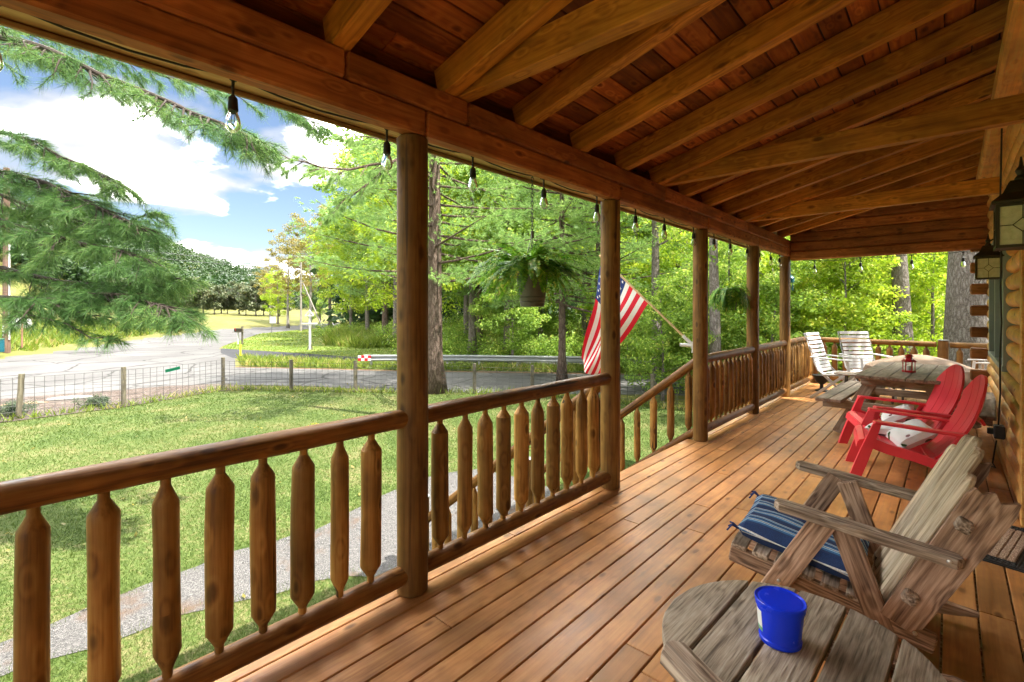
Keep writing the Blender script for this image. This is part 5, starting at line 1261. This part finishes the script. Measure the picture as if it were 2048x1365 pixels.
def shrub(x, y, r, h, label, mat=M['shrub']):
    cs = RNG.normal(size=(26, 3)) * np.array([r * 0.42, r * 0.42, h * 0.22]) + np.array([0, 0, h * 0.5]); cs[:, 2] = np.clip(cs[:, 2], 0.05, h)
    v = leaves(cs, r * 0.35, 130, 0.022, 0.8)
    me = np_mesh('shrub', v, 4); me.materials.append(mat); o = link('shrub', me); o.location = (x, y, GZ); tag(o, label, 'shrub', 'shrubs beside the wire fence')
shrub(-19.1, 0.55, 0.55, 0.42, 'low grey green shrub behind the leftmost leaning fence post')
shrub(-18.9, 2.3, 0.42, 0.32, 'low grey green shrub just left of the second fence post')
shrub(-18.6, -0.25, 0.45, 0.35, 'low grey green shrub at the left edge of the photo')
ys_ = at(640, 11.2, GZ)
cs = np.array([[ys_.x, ys_.y, GZ + 0.12]]) + RNG.normal(size=(20, 3)) * np.array([0.35, 0.25, 0.05])
v = leaves(cs, 0.12, 40, 0.018, 0.8); me = np_mesh('yellow_flowers', v, 4); me.materials.append(leafmat('yellow flowers', (0.25, 0.30, 0.04), (0.6, 0.42, 0.03), (0.75, 0.55, 0.03), 0.3)); tag(link('yellow_flowers', me), 'patch of yellow flowers in the lawn above the near railing', 'flowers')
rk = at(628, 10.9, GZ); rock(rk.x, rk.y, (0.16, 0.12, 0.08), 'pale rock beside the yellow flowers in the lawn', pale)

#@@TREES
# ------------------------------------------------------------------ trees
def trunk_mesh(h, r, lean=(0, 0), limbs=10, spread=2.5, lo=0.3, seed=0, flare=1.5, limbr=0.22, bend=0.15):
    random.seed(seed); b = MB(); pts = []; rs = []
    n = 14
    for k in range(n + 1):
        u = k / n; pts.append((lean[0] * u + bend * mnoise.noise((u * 2, seed, 0)) * u * 3, lean[1] * u + bend * mnoise.noise((u * 2, seed, 5)) * u * 3, h * u))
        rs.append(r * (1 - 0.8 * u) * (1 + (flare - 1) * math.exp(-u * h / 0.35)))
    b.tube(pts, rs, 14)
    tips = []
    for k in range(limbs):
        u = lo + (0.95 - lo) * (k + random.random() * 0.6) / limbs; i = min(n - 1, int(u * n)); p = Vector(pts[i]).lerp(Vector(pts[i + 1]), u * n - i)
        a = k * 2.4 + random.random(); L = spread * (1.15 - u * 0.55) * random.uniform(0.7, 1.1)
        q = [p + Vector((math.cos(a) * L * s, math.sin(a) * L * s, L * (0.45 * s + 0.15 * s * s) * (0.5 + u) + 0.12 * mnoise.noise((s * 3, k, seed)))) for s in (0, 0.3, 0.6, 1.0)]
        b.tube(q, [r * limbr, r * limbr * 0.7, r * limbr * 0.45, r * limbr * 0.15], 6); tips.append(q[-1]); tips.append(q[2])
    return b, tips
def tree_proto(seed, h, r, rad, zc0, zc1, ncl, per, size, leafm, barkm, limbs=12, clr=1.0, lo=0.25):
    b, tips = trunk_mesh(h, r, limbs=limbs, spread=rad, seed=seed, lo=lo)
    me = bpy.data.meshes.new('trunk'); me.from_pydata(b.v, [], b.f); me.materials.append(barkm); me.polygons.foreach_set('use_smooth', [True] * len(b.f)); me.update()
    cs = []
    zc_, hz = (zc0 + zc1) / 2, (zc1 - zc0) / 2
    dirs = rand_dirs(ncl); rr_ = 0.45 + 0.55 * RNG.random(ncl) ** 0.5
    for k in range(ncl):
        d = dirs[k]; q = 1 + 0.28 * mnoise.noise((d[0] * 1.6 + seed, d[1] * 1.6, d[2] * 1.6))
        cs.append((d[0] * rad * rr_[k] * q, d[1] * rad * rr_[k] * q, zc_ + d[2] * hz * rr_[k] * q))
    cs += [tuple(t) for t in tips if zc0 < t.z < zc1 + 1]
    cs = np.array(cs); v = leaves(cs, clr * (0.6 + 0.7 * RNG.random(len(cs))), per, size, 0.55)
    mc = np_mesh('crown', v, 4); mc.materials.append(leafm)
    return me, mc
def place(proto, label, cat, p, rz, s, group=None, name='tree', sz=1.0):
    t = thing(name, label, cat, p, rz, group)
    o1 = link('trunk', proto[0], t); o2 = link('crown', proto[1], t)
    t.scale = (s, s, s * sz)
    return t
def pine_proto(seed, h, r, rad, lo, nbr, per_t, nl, nw, m, bark, lean=(0, 0), tufts=24, clus=0.24):
    b, _ = trunk_mesh(h, r, lean=lean, limbs=0, seed=seed, flare=1.6); random.seed(seed + 1)
    tips, dirs = [], []
    for k in range(nbr):
        u = lo + (0.98 - lo) * (k + random.random()) / nbr; a = k * 2.39996 + random.uniform(-0.3, 0.3)
        L = rad * (1.08 - 0.8 * max(0, (u - lo) / (1 - lo)) ** 1.3) * random.uniform(0.55, 1.1); z = h * u
        p = Vector((lean[0] * u, lean[1] * u, z)); q = []
        dr = random.uniform(-0.25, 0.12) - 0.12 * (1 - u)
        for s in (0, 0.25, 0.5, 0.75, 1): q.append(p + Vector((math.cos(a + 0.25 * s) * L * s, math.sin(a + 0.25 * s) * L * s, L * (dr * s + 0.16 * s * s))))
        b.tube(q, [0.05, 0.04, 0.03, 0.018, 0.006], 5)
        for j in range(tufts):
            s = 0.22 + 0.78 * math.sqrt((j + random.random()) / tufts); i = min(3, int(s * 4)); c = q[i].lerp(q[i + 1], s * 4 - i)
            w = (1.1 - s * 0.75) * L * 0.30
            sd = Vector((-math.sin(a), math.cos(a), 0)) * random.uniform(-1, 1) * w
            c = c + sd + Vector((0, 0, random.uniform(-0.10, 0.10)))
            od = (Vector((math.cos(a), math.sin(a), 0.25)) + sd.normalized() * 0.7 * min(1, sd.length / (w + 1e-6)) if sd.length > 1e-6 else Vector((math.cos(a), math.sin(a), 0.25)))
            od.normalize()
            for e in range(4):
                tips.append(tuple(c + Vector((random.gauss(0, 1), random.gauss(0, 1), random.gauss(0, 0.45))) * clus)); dirs.append(tuple(od))
    me = bpy.data.meshes.new('trunk'); me.from_pydata(b.v, [], b.f); me.materials.append(bark); me.polygons.foreach_set('use_smooth', [True] * len(b.f)); me.update()
    v = needles(np.array(tips), np.array(dirs), per_t, nl, nw, 0.75)
    mc = np_mesh('crown', v, 3); mc.materials.append(m)
    return me, mc
G_ = Vector
def gp(px, d): p = at(px, d, 0); return (p.x, p.y, gpt(p.x, p.y))
# big white pines just inside and outside the fence
pA = pine_proto(21, 17, 0.30, 4.6, 0.22, 95, 13, 0.19, 0.018, M['needlemid'], M['barkpine'])
place(pA, 'large pine with thick flared trunk at the lawn edge, right of the first porch post', 'pine tree', gp(869, 17.0), R(40), 1.0, name='pine_tree')
pB = pine_proto(22, 15, 0.16, 3.4, 0.20, 85, 12, 0.19, 0.018, M['needlemid'], M['barkpine'])
place(pB, 'slim dark trunked pine at the road edge below the large hanging fern', 'pine tree', gp(1124, 19.4), R(10), 1.0, name='pine_tree')
place(pA, 'pine standing behind the flag and the second porch post', 'pine tree', gp(1200, 20.5), R(200), 0.82, name='pine_tree')
place(pB, 'pine beyond the guard rail left of the hanging fern', 'pine tree', gp(960, 33), R(100), 1.25, name='pine_tree')
place(pA, 'dark pine rising behind the first porch post above the yellow green trees', 'pine tree', gp(770, 46), R(150), 1.05, name='pine_tree')
# deciduous prototypes
D1 = tree_proto(31, 13, 0.22, 4.2, 2.6, 14.5, 95, 170, 0.105, M['leafyel'], M['barkgrey'], limbs=16, clr=0.9)
D2 = tree_proto(32, 12, 0.20, 3.8, 1.2, 13.0, 95, 170, 0.10, M['leafgrn'], M['barkgrey'], limbs=16, clr=0.9)
D3 = tree_proto(33, 14, 0.24, 4.0, 3.2, 15.0, 80, 170, 0.105, M['leafgrn'], M['barkgrey'], limbs=16, clr=0.95)
D4 = tree_proto(34, 6, 0.08, 2.2, 0.3, 6.4, 60, 150, 0.075, M['leafyel'], M['barkgrey'], limbs=14, clr=0.6, lo=0.1)
D5 = tree_proto(35, 6, 0.08, 2.3, 0.2, 6.0, 60, 150, 0.075, M['leafgrn'], M['barkgrey'], limbs=14, clr=0.6, lo=0.1)
D6 = tree_proto(36, 14, 0.2, 3.6, 5.0, 14.5, 34, 90, 0.12, M['leafsparse'], M['barkpale'], limbs=26, clr=0.8, lo=0.3)
# roadside trees left of the first post
for k, (px, d, s, pr, lab) in enumerate((
        (702, 56, 0.95, D1, 'leftmost of the bright yellow green roadside trees left of the first porch post'),
        (735, 52, 1.1, D1, 'bright yellow green roadside tree close behind the left side of the first porch post'),
        (770, 58, 1.2, D1, 'tall yellow green roadside tree half hidden by the first porch post'),
        (660, 84, 1.25, D3, 'green tree behind the white cross and the leaning pole'),
        (700, 80, 1.4, D3, 'tall green tree at the back of the yellow green roadside trees'),
        (640, 96, 1.0, D2, 'rounded green tree at the bend of the far road'))):
    place(pr, lab, 'tree', gp(px, d), R(60 * k + 20), s)
place(D6, 'pale thin leaved tree with bare branches beside the road sign', 'tree', gp(576, 76), R(30), 1.0)
place(D6, 'sparse tall tree with pale trunk directly behind the white cross', 'tree', gp(621, 70), R(140), 1.15)
place(D1, 'low yellow green tree left of the pale utility pole', 'tree', gp(556, 88), R(210), 0.72)
place(D6, 'half bare leaning tree left of the road sign', 'tree', gp(540, 92), R(250), 0.8)
# wood beyond the guard rail and right of it
names = ['behind the large hanging fern', 'behind the flag pole', 'behind the second hanging fern', 'right of the last porch post', 'behind the white chairs', 'between the two far trunks', 'right of the first porch post', 'behind the guard rail']
random.seed(91); cnt = 0
def nearlab(px):
    for a, n_ in ((800, 'left of the first porch post'), (935, 'right of the first porch post'), (1060, 'left of the large hanging fern'), (1180, 'right of the large hanging fern'), (1290, 'behind the flag'), (1390, 'left of the third porch post'), (1500, 'behind the second hanging fern'), (1620, 'around the last porch post'), (1760, 'above the white chairs'), (1900, 'between the two far trunks'), (2300, 'behind the house corner')):
        if px < a: return n_
kinds = [(D2, 'green broadleaf tree'), (D3, 'tall broadleaf tree'), (D1, 'sunlit yellow green tree'), (D5, 'low green sapling'), (D4, 'low yellow green sapling')]
seen = {}
depthword = lambda d: 'near the guard rail' if d < 27 else ('a little way into the wood' if d < 36 else ('deep in the wood' if d < 50 else 'at the very back of the wood'))
rows = [(30, [850, 935, 1010, 1085, 1170, 1260, 1350, 1440, 1530, 1620, 1710, 1800, 1890, 1980], (0, 1, 2), 1.0), (40, [800, 870, 950, 1040, 1120, 1210, 1300, 1390, 1480, 1570, 1660, 1750, 1850, 1950], (1, 0, 1), 1.25), (55, [780, 860, 960, 1060, 1160, 1260, 1370, 1480, 1600, 1730, 1860], (1, 0), 1.6),
        (26.5, [1020, 1350, 1500, 1650], (3, 4), 1.0), (24, [1260, 1440, 1600], (3, 4), 0.9), (21, [1370, 1480, 1560, 1660, 1755, 1850], (3, 4), 1.0), (17, [1420, 1530, 1610, 1700, 1865], (3, 4), 0.85)]
for d0, pxs, ks, s0 in rows:
    for px in pxs:
        d = d0 * random.uniform(0.93, 1.08); px += random.uniform(-18, 18); k = random.choice(ks); pr, kn_ = kinds[k]
        p = gp(px, d)
        lab = f'{kn_} {depthword(d)}, {nearlab(px)}'
        o_ = place(pr, lab, 'tree', p, random.uniform(0, 6.28), s0 * random.uniform(0.85, 1.15), group=f'{kn_}s {depthword(d)}, {nearlab(px)}', name='sapling' if k > 2 else 'tree')
        seen.setdefault(lab, []).append((px, o_))
for lab, lst in seen.items():
    if len(lst) > 1:
        lst.sort(key=lambda q: q[0]); wd = {2: ['left', 'right'], 3: ['left', 'middle', 'right']}.get(len(lst), ['first', 'second', 'third', 'fourth', 'fifth'])
        for w_, (_, o_) in zip(wd, lst): o_['label'] = w_ + ' ' + lab
# single trunks that read on their own
def lone(px, d, h, r, label, bark, lean=(0, 0), leafm=None, seed=1, z=None):
    b, tips = trunk_mesh(h, r, lean=lean, limbs=5, spread=2.4, lo=0.45, seed=seed, limbr=0.25, flare=1.25, bend=0.05)
    p = gp(px, d); t = thing('tree', label, 'tree', p, 0)
    b.build('trunk', bark, t, None, True)
    cs = np.array([tuple(q) for q in tips]); cs = np.concatenate([cs, cs + RNG.normal(size=cs.shape) * 0.9, RNG.normal(size=(30, 3)) * np.array([1.9, 1.9, 1.6]) + np.array([lean[0], lean[1], h * 0.85])])
    me = np_mesh('crown', leaves(cs, 0.8, 120, 0.085, 0.5), 4); me.materials.append(leafm or M['leafgrn']); link('crown', me, t)
lone(1316, 17.5, 11, 0.21, 'grey trunked tree between the second and third porch posts, behind the flag pole', M['barkgrey'], (-0.3, 0.2), seed=41)
lone(1432, 14.5, 11, 0.19, 'tree whose trunk shows above the second hanging fern', M['barkgrey'], (-0.2, 0.1), seed=42)
lone(1812, 15.2, 11, 0.31, 'slightly leaning grey trunk rising behind the far railing, left of the thicker one', M['barkgrey'], (-0.45, 0.3), seed=43)
lone(1938, 11.3, 12, 0.56, 'very thick rough barked trunk behind the house corner', M['barkgrey'], (0.1, 0.1), seed=44)
lt_ = trunk_mesh(12, 0.25, limbs=0, seed=45)[0]; t = thing('tree', 'leafy tree added out of view beside the house end to shade the far deck', 'tree', (7.0, 12.6, GZ)); lt_.build('trunk', M['barkgrey'], t, None, True)  # unseen tree, added to break up the sun on the far deck
cs = RNG.normal(size=(95, 3)) * np.array([1.9, 1.9, 1.3]) + np.array([0, 0, 11.0]); me = np_mesh('crown', leaves(cs, 0.6, 110, 0.09, 0.6), 4); me.materials.append(M['leafgrn']); link('crown', me, t)
# understory hanging branch sprays near the porch (behind stairs rail)
place(D5, 'leafy sapling beyond the stairs handrail in front of the road', 'tree', gp(1325, 15.5), R(70), 0.62, name='sapling')
place(D5, 'leafy green sapling just outside the railing by the third and fourth porch posts', 'tree', gp(1545, 15.0), R(170), 0.7, name='sapling')
place(D4, 'yellow green sapling just outside the far railing', 'tree', gp(1690, 15.5), R(10), 0.8, name='sapling')

# field-edge conifers and far woodland
cf = tree_proto(51, 7, 0.15, 2.5, 0.1, 8, 34, 60, 0.30, M['conifer'], M['barkgrey'], limbs=8, clr=1.0)
random.seed(5)
kinds2 = []
ORD = 'first second third fourth fifth sixth seventh eighth ninth tenth eleventh twelfth thirteenth fourteenth fifteenth sixteenth seventeenth eighteenth nineteenth twentieth twenty-first twenty-second'.split()
for px in np.arange(235, 560, 16):
    d = 132 + random.uniform(-6, 10) - (px - 235) * 0.055; p = gp(px + random.uniform(-5, 5), d)
    kinds2.append(place(cf, ORD[len(kinds2)] + ' from the left in the conifer row along the far field edge', 'conifer', p, random.uniform(0, 6.28), random.uniform(0.75, 1.15), group='conifers along the far edge of the field', name='conifer_tree'))
n_far = 1700; aa_ = []
for k in range(420):
    d = random.uniform(66, 120); p = at(random.uniform(700, 2500), d, 0); aa_.append((p.x, p.y, gpt(p.x, p.y) - 1, random.uniform(4, 7)))
n_far += 420
while len(aa_) < n_far:
    px = random.uniform(-250, 640); d = 150 * (3.4 ** random.random()); p = at(px, d, 0); tt = float(field_t(p.x, p.y))
    if tt > 60: aa_.append((p.x, p.y, gpt(p.x, p.y), random.uniform(3.5, 6.5)))
cs = []; rs = []
for x, y, z, s in aa_:
    for k in range(5): cs.append((x + random.gauss(0, s * 0.4), y + random.gauss(0, s * 0.4), z + s * random.uniform(0.5, 1.9))); rs.append(s * 0.75)
me = np_mesh('woodland', leaves(np.array(cs), np.array(rs), 26, 0.75, 0.8), 4); me.materials.append(M['farwood'])
tag(link('woodland', me), 'dark green wooded hill far behind the field', 'woodland', kind='stuff')
# bushes and fallen twigs under the wood
random.seed(8)
bcs = []
for px in np.arange(640, 1320, 11):
    d = random.uniform(27, 34) if px > 800 else random.uniform(50, 60); p = gp(px, d); bcs.append((p[0], p[1], p[2] + random.uniform(0.2, 1.0)))
for px in np.arange(780, 2100, 8):
    d = random.uniform(34, 58); p = gp(px, d); bcs.append((p[0], p[1], p[2] + random.uniform(0.2, 2.2)))
for px in np.arange(1240, 2100, 9):
    d = random.uniform(16, 30); p = gp(px, d); bcs.append((p[0], p[1], p[2] + random.uniform(0.2, 1.3)))
bcs = np.array(bcs); bcs = np.repeat(bcs, 3, axis=0) + RNG.normal(size=(len(bcs) * 3, 3)) * np.array([0.6, 0.6, 0.35])
me = np_mesh('undergrowth', leaves(bcs, 0.75, 150, 0.075, 0.7), 4); me.materials.append(M['leafgrn'])
tag(link('undergrowth', me), 'leafy green undergrowth at the foot of the wood', 'undergrowth', kind='stuff')

# ------------------------------------------------------------------ near pine boughs
np_t = thing('pine_tree', 'near white pine whose long needled boughs hang in from the left edge', 'pine tree', (-10.9, -2.0, GZ))
O_ = np_t.location
b, _ = trunk_mesh(13, 0.28, limbs=0, seed=77); b.build('trunk', M['barkpine'], np_t, None, True)
random.seed(33)
br = MB(); tips, dirs = [], []
def spray(q, r, side, depth, density):
    """grow side twigs with tufts along a limb polyline q"""
    n = len(q); L = sum((q[i + 1] - q[i]).length for i in range(n - 1)); steps = max(3, int(L / density))
    for k in range(steps):
        s = 0.12 + 0.88 * (k + random.random() * 0.7) / steps; f = min(0.999, s) * (n - 1); i = int(f); c = q[i].lerp(q[i + 1], f - i); d = (q[i + 1] - q[i]).normalized()
        sd = d.cross(Vector((0, 0, 1))).normalized() * (1 if k % 2 else -1)
        dirv = (d * random.uniform(0.5, 1.0) + sd * random.uniform(0.4, 0.9) + Vector((0, 0, random.uniform(-0.55, 0.2)))).normalized()
        ln_ = side * (1.1 - 0.6 * s) * random.uniform(0.6, 1.2)
        tw = [c]
        for m_ in range(4): dirv = (dirv + Vector((0, 0, -0.06)) + Vector((random.gauss(0, .1), random.gauss(0, .1), random.gauss(0, .06)))).normalized(); tw.append(tw[-1] + dirv * ln_ / 4)
        br.tube(tw, [r * 0.35, r * 0.28, r * 0.2, r * 0.14, 0.0025], 5)
        if depth > 0: spray(tw, r * 0.35, side * 0.42, depth - 1, density * 0.85)
        else:
            for m_ in range(2, 5): tips.append(tuple(tw[m_])); dirs.append(tuple((tw[m_] - tw[m_ - 1]).normalized()))
    d = (q[-1] - q[-2]).normalized()
    for u in (0.0, 0.5, 1.0): tips.append(tuple(q[-1] - d * 0.07 * u)); dirs.append(tuple(d))
def limb(pp, r, side, depth=1, density=0.20):
    q = [at(px, d, py=py) - O_ for px, py, d in pp]
    q2 = []
    for i in range(len(q) - 1):
        for u in (0, 0.5): q2.append(q[i].lerp(q[i + 1], u) + Vector((random.gauss(0, .02), random.gauss(0, .02), random.gauss(0, .02))))
    q2.append(q[-1]); n = len(q2)
    br.tube(q2, [r * (1 - 0.85 * i / (n - 1)) for i in range(n)], 8); spray(q2, r * 0.8, side, depth, density)
limb([(-700, -60, 7.5), (-300, 20, 6.9), (0, 78, 6.2), (90, 92, 6.0), (200, 150, 5.8), (330, 205, 5.6), (440, 250, 5.4), (520, 285, 5.3)], 0.055, 0.75, 1, 0.15)
limb([(-300, 20, 7.1), (0, 60, 6.9), (160, 95, 6.6), (330, 150, 6.4), (560, 215, 6.2), (640, 250, 6.1)], 0.03, 0.5, 1, 0.17)
limb([(-700, 250, 8), (-350, 280, 7.2), (0, 335, 6.3), (90, 365, 6.1), (190, 410, 5.9), (280, 455, 5.8)], 0.045, 0.75, 1, 0.14)
limb([(-600, 200, 7.4), (-250, 230, 6.8), (0, 262, 6.2), (80, 285, 6.0), (170, 330, 5.9), (240, 370, 5.9)], 0.03, 0.6, 1, 0.15)
limb([(-600, 380, 7.4), (-250, 400, 6.7), (0, 440, 6.1), (110, 470, 5.9), (220, 500, 5.7), (300, 520, 5.6)], 0.035, 0.7, 1, 0.14)
limb([(-700, 520, 8), (-300, 540, 7.2), (0, 538, 6.4), (120, 562, 6.1), (230, 565, 5.9), (350, 560, 5.8)], 0.04, 0.7, 1, 0.14)
limb([(-700, 590, 8), (-300, 600, 7.0), (0, 596, 5.9), (90, 601, 5.7), (200, 590, 5.6), (300, 596, 5.5), (370, 628, 5.4)], 0.045, 0.65, 1, 0.13)
limb([(-500, 300, 7.4), (-250, 330, 6.8), (0, 390, 6.5), (100, 425, 6.4), (200, 455, 6.3), (310, 425, 6.2)], 0.03, 0.6, 1, 0.14)
limb([(0, 596, 5.9), (60, 632, 5.7), (130, 650, 5.5), (190, 668, 5.4), (228, 680, 5.3)], 0.014, 0.28, 0, 0.08)
limb([(90, 601, 5.7), (160, 630, 5.6), (240, 640, 5.5), (310, 642, 5.4)], 0.014, 0.32, 0, 0.07)
br.build('branch', M['twig'], np_t, None, True)
v = needles(np.array(tips), np.array(dirs), 22, 0.15, 0.0046, 0.85)
me = np_mesh('needles', v, 3); me.materials.append(M['needle']); link('needles', me, np_t)
# bough of a mid-distance pine reaching in left of the first post
random.seed(64); br = MB(); tips, dirs = [], []
np2 = thing('pine_tree', 'pine behind the first porch post whose sunlit bough reaches left against the sky', 'pine tree', gp(818, 13.0), 0)
O_ = np2.location
limb([(818, 300, 13.0), (810, 312, 12.6), (780, 322, 12.2), (700, 340, 11.8), (640, 335, 11.5), (580, 318, 11.4), (545, 300, 11.4)], 0.05, 0.9, 1, 0.16)
limb([(780, 322, 12.2), (730, 375, 12.0), (690, 400, 11.9), (665, 420, 11.8)], 0.03, 0.7, 1, 0.16)
limb([(818, 312, 12.9), (790, 285, 12.4), (730, 272, 12.2), (690, 270, 12.1)], 0.03, 0.8, 1, 0.18)
br.build('branch', M['barkpine'], np2, None, True)
b = MB(); b.tube([(0, 0, 0), (0.05, 0, 4), (0, 0.05, 8)], [0.16, 0.13, 0.07], 12); b.build('trunk', M['barkpine'], np2, None, True)
v = needles(np.array(tips), np.array(dirs), 26, 0.13, 0.011, 0.75)
me = np_mesh('needles', v, 3); me.materials.append(M['needlemid']); link('needles', me, np2)
